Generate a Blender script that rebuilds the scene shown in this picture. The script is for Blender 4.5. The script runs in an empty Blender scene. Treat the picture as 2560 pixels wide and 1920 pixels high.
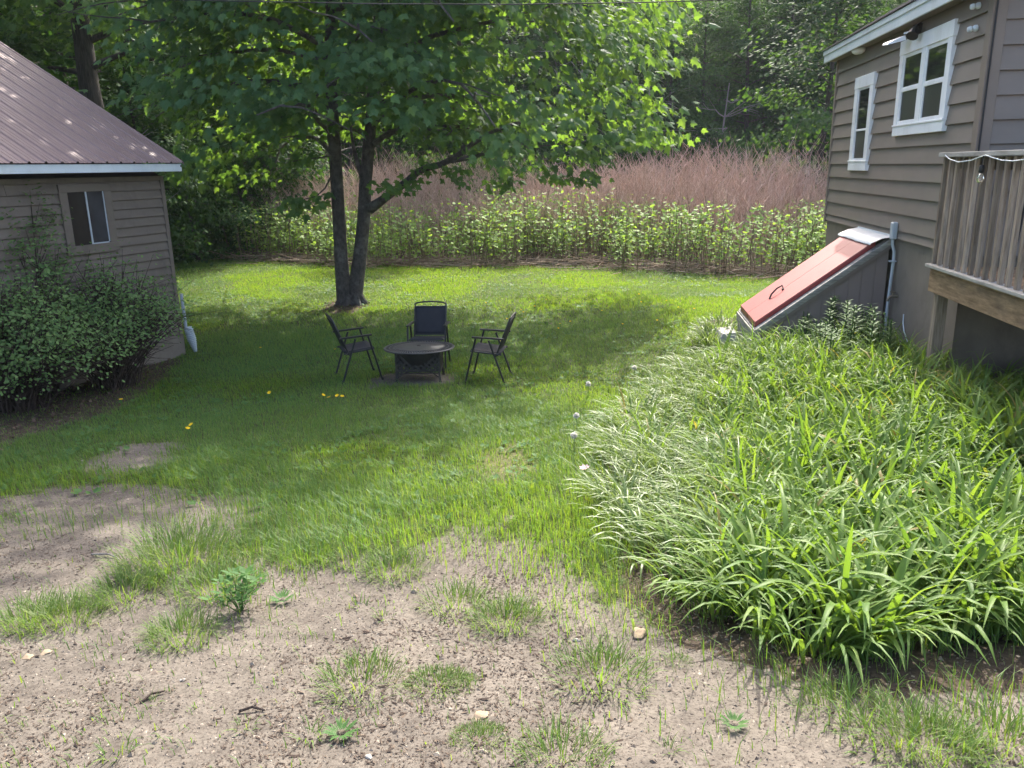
import bpy, math, random
import numpy as np
from mathutils import Matrix, Vector
SEED = 7
rng = np.random.default_rng(SEED); random.seed(SEED)
C = bpy.context.scene.collection
PI = math.pi
# ------------------------------------------------------------------ camera model (used to place things where they stand)
F = 800.0; PITCH = math.radians(15.2); ROLL = math.radians(1.0); EYE = np.array([0, 0, 2.75])
cp, sp = math.cos(PITCH), math.sin(PITCH)
FW = np.array([0, cp, -sp]); U0 = np.array([0, sp, cp])
RT = math.cos(ROLL)*np.array([1., 0, 0]) - math.sin(ROLL)*U0
UP = math.cos(ROLL)*U0 + math.sin(ROLL)*np.array([1., 0, 0])
def ray(x, y): return FW + RT*(x-512)/F - UP*(y-384)/F
def proj(p):                                   # (n,3) -> photo coordinates of the 2212-wide view
    d = np.asarray(p, float) - EYE
    z = np.maximum(d @ FW, .05)
    return np.stack([512+F*(d@RT)/z, 384-F*(d@UP)/z], -1)*(2212/1024)
def sstep(a, b, x):
    t = np.clip((np.asarray(x, float)-a)/(b-a), 0, 1); return t*t*(3-2*t)
# ------------------------------------------------------------------ noise
_perm = np.random.default_rng(3).random((256, 256))
def vnoise(x, y):
    xi = np.floor(x).astype(int); yi = np.floor(y).astype(int); fx = x-xi; fy = y-yi
    fx = fx*fx*(3-2*fx); fy = fy*fy*(3-2*fy)
    a = _perm[xi & 255, yi & 255]; b = _perm[(xi+1) & 255, yi & 255]
    c = _perm[xi & 255, (yi+1) & 255]; d = _perm[(xi+1) & 255, (yi+1) & 255]
    return (a*(1-fx)+b*fx)*(1-fy)+(c*(1-fx)+d*fx)*fy
def fbm(x, y, o=4):
    s = 0; a = .5; t = 0
    for i in range(o):
        s = s+a*vnoise(x*2**i+17.3*i, y*2**i+9.1*i); t += a; a *= .5
    return s/t
# ------------------------------------------------------------------ terrain
def gz(x, y, micro=True):
    x = np.asarray(x, float); y = np.asarray(y, float)
    k = 9.4-np.clip(y, -1, 60)
    z = .108*np.where(k > 20, k, np.log1p(np.exp(np.minimum(k, 20))))
    z = z+.36*sstep(1.2, 3.4, x)*sstep(3.5, 8, y)*(1-sstep(13, 19, y))
    z = z+.19*np.maximum(0, y-33)*sstep(33, 45, y)+.16*np.maximum(0, y-48)
    z = z+.10*np.maximum(0, -x-12)*sstep(15, 24, y)
    z = np.minimum(z, 24+.02*y)
    z = z+.05*(fbm(x*.45+4, y*.45)-.5)
    if micro:
        near = 1-sstep(10, 24, y)
        z = z+near*(.035*(fbm(x*1.6, y*1.6+3, 3)-.5)+.005*(vnoise(x*9, y*9)-.5))
    return z
def g1(x, y): return float(gz(np.array([x]), np.array([y]))[0])
def hit(sx, sy):                                # a point of the ground seen at (sx, sy) of the 2212-wide view
    d = ray(sx*1024/2212, sy*1024/2212); t = 3.0
    for i in range(40):
        p = EYE+d*t
        t += (p[2]-g1(p[0], p[1]))/(-d[2] if d[2] < -.02 else .02)*.8
    p = EYE+d*t
    return p
def aty(sx, sy, Y):
    d = ray(sx*1024/2212, sy*1024/2212); return EYE+d*(Y/d[1])
def pip(poly, P):
    x, y = P[:, 0], P[:, 1]; r = np.zeros(len(P), bool); n = len(poly)
    for i in range(n):
        x1, y1 = poly[i]; x2, y2 = poly[(i+1) % n]
        if y1 == y2: continue
        c = ((y1 > y) != (y2 > y)) & (x < (x2-x1)*(y-y1)/(y2-y1)+x1); r ^= c
    return r
# regions of the ground, outlined where they show in the photograph
GRAVEL = [(-900, 1120), (0, 1105), (150, 1118), (210, 1092), (330, 1088), (450, 1064), (560, 1070), (606, 1104), (568, 1150), (530, 1178),
          (585, 1195), (610, 1225), (700, 1192), (722, 1172), (780, 1192), (835, 1228), (905, 1205), (965, 1168), (1020, 1127), (1080, 1108), (1150, 1105), (1210, 1160),
          (1285, 1215), (1325, 1290), (1420, 1355), (1560, 1425), (1720, 1478), (1900, 1490), (2080, 1462), (2300, 1440), (3200, 1440), (3600, 3400), (-2400, 3400)]
SAND = [[(190, 1003), (255, 962), (390, 955), (404, 985), (350, 1012), (235, 1042)], [(-300, 1072), (0, 1078), (120, 1052), (250, 1046), (400, 1060), (300, 1092), (190, 1112), (0, 1105), (-300, 1110)]]
PIT = [(786, 836), (806, 820), (860, 806), (950, 802), (992, 810), (984, 826), (920, 834), (850, 832)]
STEPDIRT = [(1500, 712), (1530, 690), (1570, 684), (1600, 705), (1590, 735), (1540, 735)]
SHRUBSOIL = [(-500, 870), (0, 840), (150, 800), (330, 756), (396, 776), (350, 825), (270, 870), (230, 900), (100, 935), (0, 968), (-500, 1010)]
ROOTS = [(690, 668), (740, 640), (790, 645), (810, 662), (770, 676), (720, 682)]
BED = [(1640, 770), (1520, 790), (1430, 850), (1350, 905), (1318, 960), (1305, 1020), (1318, 1085), (1335, 1150), (1385, 1205), (1455, 1262), (1540, 1315), (1630, 1360), (1740, 1410), (1850, 1405), (1960, 1372), (2080, 1368), (2212, 1372),
       (2700, 1400), (2900, 700), (2100, 745), (1950, 720), (1800, 715), (1700, 745)]
RIM = [(1325, 1170), (1440, 1262), (1530, 1320), (1620, 1370), (1730, 1430), (1850, 1430), (1960, 1390), (2080, 1385), (2400, 1385), (2400, 1485), (2080, 1480), (1900, 1505), (1720, 1495), (1560, 1436), (1420, 1362), (1328, 1262)]
WORN = [(1030, 1012), (1060, 975), (1110, 958), (1150, 1000), (1120, 1040), (1060, 1040)]
def masks(x, y, jit):
    """gravel, soil, bed, worn weights (0/1 for one jittered look) of ground points"""
    n = len(x)
    wx = x+.30*(fbm(x*1.7, y*1.7)-.5)+jit*rng.normal(size=n); wy = y+.45*(fbm(x*1.7+40, y*1.7)-.5)+jit*rng.normal(size=n)
    P = proj(np.stack([wx, wy, gz(wx, wy, False)], -1)); front = (y > .6)
    rx = x+.75*(fbm(x*1.1+70, y*1.3)-.5)+.35*(fbm(x*4.3, y*4.3+20)-.5)+jit*4.2*rng.normal(size=n); ry = y+1.0*(fbm(x*1.2+11, y*1.3+60)-.5)+.35*(fbm(x*4.3+90, y*4.3)-.5)+jit*4.2*rng.normal(size=n)
    Q = proj(np.stack([rx, ry, gz(rx, ry, False)], -1))
    gr = pip(GRAVEL, Q) & front | (y <= .9)
    Q2 = .55*P+.45*Q
    for s in SAND: gr |= pip(s, Q2) & front
    gr |= pip(PIT, P) & front
    so = (pip(SHRUBSOIL, P) | pip(STEPDIRT, P) | pip(ROOTS, P) | pip(RIM, P)) & front
    bd = pip(BED, P) & front
    wo = pip(WORN, P) & front
    return gr, so, bd, wo
def edgeY(x): return np.interp(x, [-16, -13.5, -8.5, -6, -4, 2, 6, 9, 14], [36, 31, 25.6, 24.2, 23.2, 22.2, 19.9, 19, 18.5])
# ------------------------------------------------------------------ mesh helpers
def set_props(o, label=None, cat=None, group=None, kind=None):
    if label: o['label'] = label
    if cat: o['category'] = cat
    if group: o['group'] = group
    if kind: o['kind'] = kind
    return o
def mesh_arrays(name, V, faces, mats, smooth=False, matidx=None):
    """V (n,3); faces = list of int arrays (m,k)"""
    me = bpy.data.meshes.new(name)
    V = np.ascontiguousarray(V, np.float32)
    loops = np.concatenate([f.ravel() for f in faces]).astype(np.int32)
    tot = np.concatenate([np.full(len(f), f.shape[1]) for f in faces]).astype(np.int32)
    st = np.concatenate([[0], np.cumsum(tot)[:-1]]).astype(np.int32)
    me.vertices.add(len(V)); me.vertices.foreach_set('co', V.ravel())
    me.loops.add(len(loops)); me.loops.foreach_set('vertex_index', loops)
    me.polygons.add(len(tot)); me.polygons.foreach_set('loop_start', st)
    me.polygons.foreach_set('use_smooth', np.full(len(tot), bool(smooth)))
    for m in (mats if isinstance(mats, (list, tuple)) else [mats]): me.materials.append(m)
    if matidx is not None: me.polygons.foreach_set('material_index', np.asarray(matidx, np.int32))
    me.update(calc_edges=True)
    return me
def link(name, me, parent=None, loc=None, world=False):
    o = bpy.data.objects.new(name, me); C.objects.link(o)
    if parent is not None:
        o.parent = parent
        if world: o.matrix_parent_inverse = Matrix.LocRotScale(parent.location, parent.rotation_euler, parent.scale).inverted()
    if loc is not None: o.location = loc
    return o
def empty(name, loc, label, cat, group=None, rz=0.0, rx=0.0):
    o = bpy.data.objects.new(name, None); C.objects.link(o); o.empty_display_size = .1
    o.location = loc; o.rotation_euler = (rx, 0, rz)
    return set_props(o, label, cat, group)
def copy_tree(o, parent=None):
    kids = [c for c in o.children]
    c = o.copy(); C.objects.link(c)
    if parent is not None: c.parent = parent
    for k in kids: copy_tree(k, c)
    return c
class MB:
    """collects hard-surface shapes; frame = 4x4 applied to every shape"""
    def __init__(s, M=None): s.v = []; s.f = []; s.M = M or Matrix()
    def add(s, vs, fs):
        b = len(s.v); s.v += [tuple(s.M @ Vector(v)) for v in vs]; s.f += [[b+i for i in f] for f in fs]; return s
    def box(s, x0, x1, y0, y1, z0, z1, bev=0.0):
        if bev <= 0:
            vs = [(x, y, z) for z in (z0, z1) for y in (y0, y1) for x in (x0, x1)]
            return s.add(vs, [(0, 2, 3, 1), (4, 5, 7, 6), (0, 1, 5, 4), (2, 6, 7, 3), (0, 4, 6, 2), (1, 3, 7, 5)])
        b = min(bev, (x1-x0)*.45, (y1-y0)*.45, (z1-z0)*.45)
        vs = []
        for z, i in ((z0, b), (z0+b, 0), (z1-b, 0), (z1, b)):
            a0, a1, c0, c1 = x0+i, x1-i, y0+i, y1-i; k = b if i == 0 else b*.3
            vs += [(a0+k, c0, z), (a1-k, c0, z), (a1, c0+k, z), (a1, c1-k, z), (a1-k, c1, z), (a0+k, c1, z), (a0, c1-k, z), (a0, c0+k, z)]
        fs = [tuple(range(7, -1, -1)), tuple(range(24, 32))]
        for r in range(3):
            for i in range(8): fs.append((r*8+i, r*8+(i+1) % 8, r*8+8+(i+1) % 8, r*8+8+i))
        return s.add(vs, fs)
    def hexa(s, p): return s.add(p, [(3, 2, 1, 0), (4, 5, 6, 7), (0, 1, 5, 4), (1, 2, 6, 5), (2, 3, 7, 6), (3, 0, 4, 7)])
    def bar(s, a, b, w, h, up=(0, 0, 1)):
        a, b = Vector(a), Vector(b); d = (b-a).normalized(); u = Vector(up)
        if abs(d.dot(u)) > .98: u = Vector((1, 0, 0))
        r = d.cross(u).normalized()*w/2; u = r.cross(d).normalized()*h/2
        return s.hexa([a-r-u, a+r-u, a+r+u, a-r+u, b-r-u, b+r-u, b+r+u, b-r+u])
    def tube(s, pts, rad, n=8, cap=True):
        pts = [Vector(p) for p in pts]; rad = [rad]*len(pts) if not hasattr(rad, '__len__') else rad
        vs = []; fs = []; pu = None
        for i, p in enumerate(pts):
            d = (pts[min(i+1, len(pts)-1)]-pts[max(i-1, 0)]).normalized()
            if pu is None: pu = d.orthogonal().normalized()
            u = (pu-d*pu.dot(d)).normalized(); pu = u; w = d.cross(u)
            for k in range(n):
                a = 2*PI*k/n; vs.append(p+(u*math.cos(a)+w*math.sin(a))*rad[i])
        for i in range(len(pts)-1):
            for k in range(n): fs.append((i*n+k, i*n+(k+1) % n, (i+1)*n+(k+1) % n, (i+1)*n+k))
        if cap: fs += [tuple(range(n-1, -1, -1)), tuple(range((len(pts)-1)*n, len(pts)*n))]
        return s.add(vs, fs)
    def lathe(s, prof, c=(0, 0, 0), n=32, a0=0.0):
        vs = []; fs = []
        for r, z in prof:
            for k in range(n):
                a = a0+2*PI*k/n; vs.append((c[0]+r*math.cos(a), c[1]+r*math.sin(a), c[2]+z))
        for i in range(len(prof)-1):
            for k in range(n): fs.append((i*n+k, i*n+(k+1) % n, (i+1)*n+(k+1) % n, (i+1)*n+k))
        if prof[0][0] > 1e-5: fs.append(tuple(range(n-1, -1, -1)))
        if prof[-1][0] > 1e-5: fs.append(tuple(range((len(prof)-1)*n, len(prof)*n)))
        return s.add(vs, fs)
    def build(s, name, mat, parent=None, loc=None, smooth=False, world=False, origin=None):
        me = bpy.data.meshes.new(name)
        vs = s.v if origin is None else [(v[0]-origin[0], v[1]-origin[1], v[2]-origin[2]) for v in s.v]
        me.from_pydata(vs, [], s.f); me.materials.append(mat)
        if smooth:
            me.polygons.foreach_set('use_smooth', [True]*len(me.polygons))
            try: me.set_sharp_from_angle(angle=math.radians(40))
            except Exception: pass
        me.update()
        return link(name, me, parent, loc if origin is None else origin, world)
# ------------------------------------------------------------------ materials
def newmat(name):
    m = bpy.data.materials.new(name); m.use_nodes = True; nt = m.node_tree; nt.nodes.clear()
    out = nt.nodes.new('ShaderNodeOutputMaterial'); return m, nt, out
def nd(nt, typ, **k):
    n = nt.nodes.new(typ)
    for a, v in k.items():
        if a.startswith('_'): setattr(n, a[1:], v)
        else: n.inputs[a.replace('__', ' ')].default_value = v
    return n
def ramp(nt, fac, stops):
    r = nt.nodes.new('ShaderNodeValToRGB'); nt.links.new(fac, r.inputs['Fac']); e = r.color_ramp.elements
    while len(e) > 1: e.remove(e[-1])
    e[0].position = stops[0][0]; e[0].color = (*stops[0][1], 1)
    for p, c in stops[1:]:
        x = e.new(p); x.color = (*c, 1)
    return r.outputs['Color']
def mixc(nt, fac, a, b, mode='MIX'):
    m = nt.nodes.new('ShaderNodeMix'); m.data_type = 'RGBA'; m.blend_type = mode
    for s, v in ((m.inputs[0], fac), (m.inputs[6], a), (m.inputs[7], b)):
        if hasattr(v, 'links'): nt.links.new(v, s)
        elif isinstance(v, (tuple, list)): s.default_value = (*v, 1)
        else: s.default_value = v
    return m.outputs[2]
def coords(nt, scale=(1, 1, 1), kind='Object', rot=(0, 0, 0)):
    tc = nt.nodes.new('ShaderNodeTexCoord'); mp = nt.nodes.new('ShaderNodeMapping')
    mp.inputs['Scale'].default_value = scale; mp.inputs['Rotation'].default_value = rot
    nt.links.new(tc.outputs[kind], mp.inputs['Vector']); return mp.outputs['Vector']
def noise(nt, vec, scale, detail=4, rough=.6):
    n = nd(nt, 'ShaderNodeTexNoise', Scale=scale, Detail=detail, Roughness=rough); nt.links.new(vec, n.inputs['Vector']); return n.outputs['Fac']
def bump(nt, h, strength=.3, dist=.01):
    b = nd(nt, 'ShaderNodeBump', Strength=strength, Distance=dist); nt.links.new(h, b.inputs['Height']); return b.outputs['Normal']
def surf(name, c0, c1, scale=6, rough=.6, stretch=(1, 1, 1), bumps=.15, bdist=.004, spec=.4, metal=0, dirt=None, rot=(0, 0, 0), fine=60, coat=0, vary=0):
    """two-tone noisy surface with bump"""
    m, nt, out = newmat(name); v = coords(nt, stretch, rot=rot)
    f = noise(nt, v, scale, 6, .62); col = ramp(nt, f, [(.3, c0), (.72, c1)])
    if dirt:
        col = mixc(nt, ramp(nt, noise(nt, coords(nt, dirt[2]), dirt[1], 5, .7), [(.5, (0, 0, 0)), (.75, (dirt[3],)*3)]), col, dirt[0])
    if vary:
        oi = nt.nodes.new('ShaderNodeObjectInfo'); col = mixc(nt, vary, col, mixc(nt, 1.0, col, ramp(nt, oi.outputs['Random'], [(0, (.45, .43, .40)), (.5, (.95, .92, .88)), (1, (1.35, 1.33, 1.28))]), 'MULTIPLY'))
    p = nd(nt, 'ShaderNodeBsdfPrincipled', Roughness=rough, Metallic=metal)
    p.inputs['Specular IOR Level'].default_value = spec; p.inputs['Coat Weight'].default_value = coat
    nt.links.new(col, p.inputs['Base Color'])
    if bumps: nt.links.new(bump(nt, noise(nt, v, fine, 5, .7), bumps, bdist), p.inputs['Normal'])
    nt.links.new(p.outputs[0], out.inputs[0]); return m
def leafmat(name, cols, trans=.45, rough=.45, spec=.3, tcol=None, dead=None):
    """leaf: diffuse + gloss + light coming through; colour varies leaf by leaf"""
    m, nt, out = newmat(name); g = nt.nodes.new('ShaderNodeNewGeometry')
    n = len(cols); col = ramp(nt, g.outputs['Random Per Island'], [(i/max(1, n-1)*(.975 if dead else 1), c) for i, c in enumerate(cols)]+([(.985, dead)] if dead else []))
    p = nd(nt, 'ShaderNodeBsdfPrincipled', Roughness=rough); p.inputs['Specular IOR Level'].default_value = spec
    nt.links.new(col, p.inputs['Base Color'])
    t = nt.nodes.new('ShaderNodeBsdfTranslucent'); nt.links.new(mixc(nt, 1.0, col, tcol or (1.5, 1.6, .5), 'MULTIPLY'), t.inputs['Color'])
    mx = nd(nt, 'ShaderNodeMixShader', Fac=trans); nt.links.new(p.outputs[0], mx.inputs[1]); nt.links.new(t.outputs[0], mx.inputs[2])
    nt.links.new(mx.outputs[0], out.inputs[0]); return m
def barkmat(name, c0, c1, sc=(6, 6, 1.2), lichen=None):
    m, nt, out = newmat(name); v = coords(nt, sc)
    f = noise(nt, v, 3.0, 8, .7); col = ramp(nt, f, [(.32, c0), (.7, c1)])
    if lichen: col = mixc(nt, ramp(nt, noise(nt, coords(nt), 5, 4, .6), [(.52, (0, 0, 0)), (.66, (.8,)*3)]), col, lichen)
    p = nd(nt, 'ShaderNodeBsdfPrincipled', Roughness=.9); p.inputs['Specular IOR Level'].default_value = .2
    nt.links.new(col, p.inputs['Base Color']); nt.links.new(bump(nt, f, .9, .03), p.inputs['Normal']); nt.links.new(p.outputs[0], out.inputs[0]); return m
M = {}
TAUPE0, TAUPE1 = (.172, .145, .123), (.205, .174, .149)
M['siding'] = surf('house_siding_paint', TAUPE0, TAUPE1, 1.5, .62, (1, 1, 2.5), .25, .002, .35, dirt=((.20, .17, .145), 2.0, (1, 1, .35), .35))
M['trim'] = surf('taupe_trim_paint', (.170, .137, .110), (.198, .161, .131), 3, .6, (1, 1, 1), .2, .002)
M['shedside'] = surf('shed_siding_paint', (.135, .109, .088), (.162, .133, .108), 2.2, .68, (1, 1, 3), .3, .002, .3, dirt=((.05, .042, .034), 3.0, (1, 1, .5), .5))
M['concrete'] = surf('painted_concrete', (.170, .145, .118), (.215, .185, .152), 2.5, .85, (1, 1, 1), .5, .006, .2, dirt=((.09, .08, .065), 1.6, (1, 1, .6), .7), fine=25)
M['white'] = surf('white_paint', (.70, .72, .74), (.80, .82, .83), 3, .5, (1, 1, 1), .12, .002, .4, dirt=((.5, .5, .46), 4, (1, 1, .4), .5))
M['fascia'] = surf('pale_fascia_paint', (.52, .58, .62), (.62, .68, .70), 3, .5, (1, 1, 1), .12, .002, .4, dirt=((.40, .42, .40), 3, (1, 1, .4), .5))
M['flash'] = surf('sheet_metal_white', (.40, .45, .49), (.50, .55, .59), 2.5, .38, (1, 1, 1), .5, .012, .5, fine=9, dirt=((.45, .46, .44), 5, (1, 1, 1), .5))
M['red'] = surf('red_door_enamel', (.285, .088, .085), (.33, .11, .105), 1.2, .5, (1, 1, 1), .08, .002, .3, dirt=((.31, .10, .092), 2.5, (1, 1, 1), .35))
M['reddark'] = surf('red_door_edge', (.21, .03, .03), (.26, .04, .04), 3, .4)
M['greywood'] = surf('weathered_grey_wood', (.16, .15, .14), (.40, .38, .35), 5, .85, (1.2, 1.2, 9), .6, .004, .2, fine=14)
M['bulkside'] = surf('bulkhead_side_paint', (.185, .145, .128), (.225, .180, .158), 2, .65, (1, 1, .5), .25, .002, .3, dirt=((.15, .125, .115), 2, (1, 1, .3), .5))
M['wood_v'] = surf('weathered_deck_wood_upright', (.13, .100, .074), (.35, .29, .235), 4, .85, (9, 9, .8), .7, .004, .15, fine=12, dirt=((.30, .27, .23), 3, (5, 5, .5), .6), vary=.85)
M['wood_b'] = surf('weathered_deck_beam', (.14, .088, .052), (.40, .27, .165), 2.4, .85, (1.6, 1.6, 11), .7, .004, .15, fine=5, dirt=((.09, .065, .05), 2.2, (1, 1, 3), .7))
M['wood_top'] = surf('bleached_rail_wood', (.22, .205, .18), (.42, .40, .365), 4, .85, (6, 1, 6), .6, .004, .15, fine=10)
M['roofmetal'] = surf('brown_metal_roofing', (.215, .137, .118), (.245, .160, .140), 1.2, .58, (1, 1, 1), .06, .002, .5, dirt=((.26, .18, .16), 3.0, (.5, 3.0, .5), .55))
M['shingle'] = surf('grey_shingles', (.11, .105, .10), (.24, .225, .21), 14, .95, (1, 1, 1), .8, .008, .1)
M['black'] = surf('black_powder_coat', (.006, .0065, .008), (.010, .011, .013), 6, .45, (1, 1, 1), .1, .001, .5)
M['sling'] = surf('charcoal_sling_fabric', (.016, .017, .021), (.022, .023, .028), 8, .75, (1, 1, 1), .5, .002, .25, fine=220)
M['table'] = surf('dark_grey_table_metal', (.018, .019, .022), (.030, .032, .036), 5, .42, (1, 1, 1), .2, .002, .5, dirt=((.10, .10, .10), 4, (1, 1, 1), .4))
M['rustblack'] = surf('sooty_black_iron', (.013, .012, .012), (.032, .026, .022), 8, .6, (1, 1, 1), .3, .003, .4)
M['pipe'] = surf('grey_plastic_pipe', (.34, .38, .42), (.44, .48, .52), 3, .42, (1, 1, 1), .08, .002, .5)
M['whitepipe'] = surf('white_corrugated_plastic', (.40, .45, .49), (.50, .55, .58), 3, .45, (1, 1, 1), .1, .002, .4)
M['rock'] = surf('tan_stone', (.22, .165, .11), (.33, .26, .18), 9, .9, (1, 1, 1), .6, .006, .2)
M['greyrock'] = surf('pale_stone', (.26, .24, .21), (.38, .36, .32), 9, .9, (1, 1, 1), .6, .006, .2)
M['cement'] = surf('pale_cement_block', (.26, .25, .23), (.36, .345, .32), 6, .9, (1, 1, 1), .6, .004, .2)
M['brass'] = surf('old_tap_metal', (.16, .13, .10), (.24, .20, .15), 12, .5, metal=.6)
M['wirecover'] = surf('black_cable_cover', (.012, .012, .013), (.022, .022, .023), 8, .6)
M['pebble'] = leafmat('pebble_colours', [(.09, .072, .056), (.20, .165, .13), (.135, .112, .092), (.29, .25, .20), (.07, .058, .05), (.175, .14, .108)], 0.0, .9, .15)
M['chip'] = leafmat('bark_chip_colours', [(.035, .027, .023), (.09, .066, .05), (.055, .042, .034), (.15, .115, .085), (.04, .031, .027)], 0.0, .9, .1)
M['bark'] = barkmat('maple_bark', (.038, .034, .032), (.115, .10, .090), (5, 5, 3), (.14, .135, .12))
M['darkbark'] = barkmat('dark_furrowed_bark', (.022, .019, .018), (.085, .072, .064), (9, 9, 1.0))
M['greybark'] = barkmat('pale_dead_wood', (.13, .12, .11), (.28, .26, .235), (8, 8, 2))
M['twig'] = barkmat('shrub_twigs', (.030, .022, .018), (.085, .062, .050), (10, 10, 3))
M['maple'] = leafmat('maple_leaves', [(.068, .138, .066), (.090, .172, .078), (.056, .120, .060), (.106, .186, .078)], .50, .6, .14, (1.9, 1.7, .35))
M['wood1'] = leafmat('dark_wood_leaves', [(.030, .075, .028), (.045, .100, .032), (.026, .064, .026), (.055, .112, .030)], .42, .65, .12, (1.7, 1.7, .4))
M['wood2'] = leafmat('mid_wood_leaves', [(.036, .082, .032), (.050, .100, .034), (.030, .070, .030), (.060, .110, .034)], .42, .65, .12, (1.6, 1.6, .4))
M['knot'] = leafmat('lime_shoot_leaves', [(.175, .275, .075), (.22, .325, .09), (.14, .23, .068), (.26, .36, .10)], .45, .6, .15, (1.35, 1.35, .5))
M['knotstem'] = leafmat('shoot_stems', [(.16, .125, .085), (.20, .16, .105), (.11, .08, .06), (.16, .15, .08)], 0, .7, .2)
M['dead'] = leafmat('dead_cane_colours', [(.36, .25, .205), (.46, .335, .28), (.28, .19, .155), (.56, .43, .365), (.40, .285, .24)], .0, .8, .15)
M['straw'] = leafmat('fallen_cane_colours', [(.24, .17, .13), (.34, .26, .20), (.18, .12, .095), (.42, .35, .28)], 0, .85, .15)
M['litter'] = leafmat('fallen_leaf_colours', [(.075, .05, .034), (.12, .085, .06), (.09, .06, .045), (.16, .12, .085)], .1, .9, .1)
M['shrub'] = leafmat('shrub_leaves', [(.092, .165, .062), (.122, .20, .070), (.15, .23, .082), (.072, .135, .055)], .40, .65, .12, (1.3, 1.45, .55))
M['grass'] = leafmat('grass_blades', [(.076, .168, .046), (.104, .212, .052), (.064, .146, .044), (.146, .232, .062), (.090, .190, .048)], .50, .5, .22, (1.85, 1.5, .38))
M['tuft'] = leafmat('tuft_blades', [(.11, .185, .05), (.14, .215, .055), (.09, .16, .048), (.20, .235, .08)], .48, .5, .25, (1.35, 1.4, .5))
M['lily'] = leafmat('daylily_leaves', [(.108, .185, .048), (.135, .215, .054), (.088, .162, .045), (.165, .24, .064), (.118, .195, .048)], .42, .5, .16, (1.5, 1.5, .45), dead=(.26, .22, .09))
M['palelily'] = leafmat('pale_narrow_leaves', [(.14, .205, .075), (.17, .23, .09), (.115, .18, .06), (.19, .24, .10)], .36, .42, .36, (1.3, 1.35, .5))
M['weed'] = leafmat('weed_leaves', [(.060, .135, .04), (.08, .165, .045), (.05, .115, .036)], .38, .6, .15, (1.4, 1.5, .5))
M['liatris'] = leafmat('upright_lily_leaves', [(.055, .115, .038), (.075, .14, .042), (.095, .155, .046)], .34, .6, .15, (1.3, 1.4, .5))
M['yellow'] = leafmat('dandelion_yellow', [(.80, .52, .01), (.85, .60, .02)], .15, .6, .2, (1, 1, 1))
M['puff'] = leafmat('seed_head_white', [(.62, .60, .56), (.75, .73, .70)], .4, .8, .1, (1, 1, 1))
M['pink'] = leafmat('pink_petals', [(.70, .46, .48), (.78, .60, .60)], .3, .6, .2, (1, 1, 1))
def glassmat(name, base, rough=.04):
    m, nt, out = newmat(name)
    c = ramp(nt, noise(nt, coords(nt, (1, 1, .6)), 2.0, 3, .6), [(.35, base[0]), (.7, base[1])])
    p = nd(nt, 'ShaderNodeBsdfPrincipled', Roughness=rough, IOR=1.5); p.inputs['Specular IOR Level'].default_value = .22
    nt.links.new(c, p.inputs['Base Color'])
    nt.links.new(bump(nt, noise(nt, coords(nt), 2.2, 2, .5), .06, .02), p.inputs['Normal']); nt.links.new(p.outputs[0], out.inputs[0]); return m
M['glass'] = glassmat('dark_window_glass', ((.010, .011, .011), (.026, .028, .026)))
M['screen'] = glassmat('window_screen_glass', ((.040, .040, .041), (.055, .055, .055)), .35)
M['curtain'] = glassmat('glass_before_pale_cloth', ((.008, .010, .012), (.045, .055, .065)), .08)
def clearglass():
    m, nt, out = newmat('bulb_glass'); p = nd(nt, 'ShaderNodeBsdfPrincipled', Roughness=.03, IOR=1.45)
    p.inputs['Base Color'].default_value = (.95, .9, .8, 1); p.inputs['Transmission Weight'].default_value = .9
    nt.links.new(p.outputs[0], out.inputs[0]); return m
M['bulb'] = clearglass()
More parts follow.
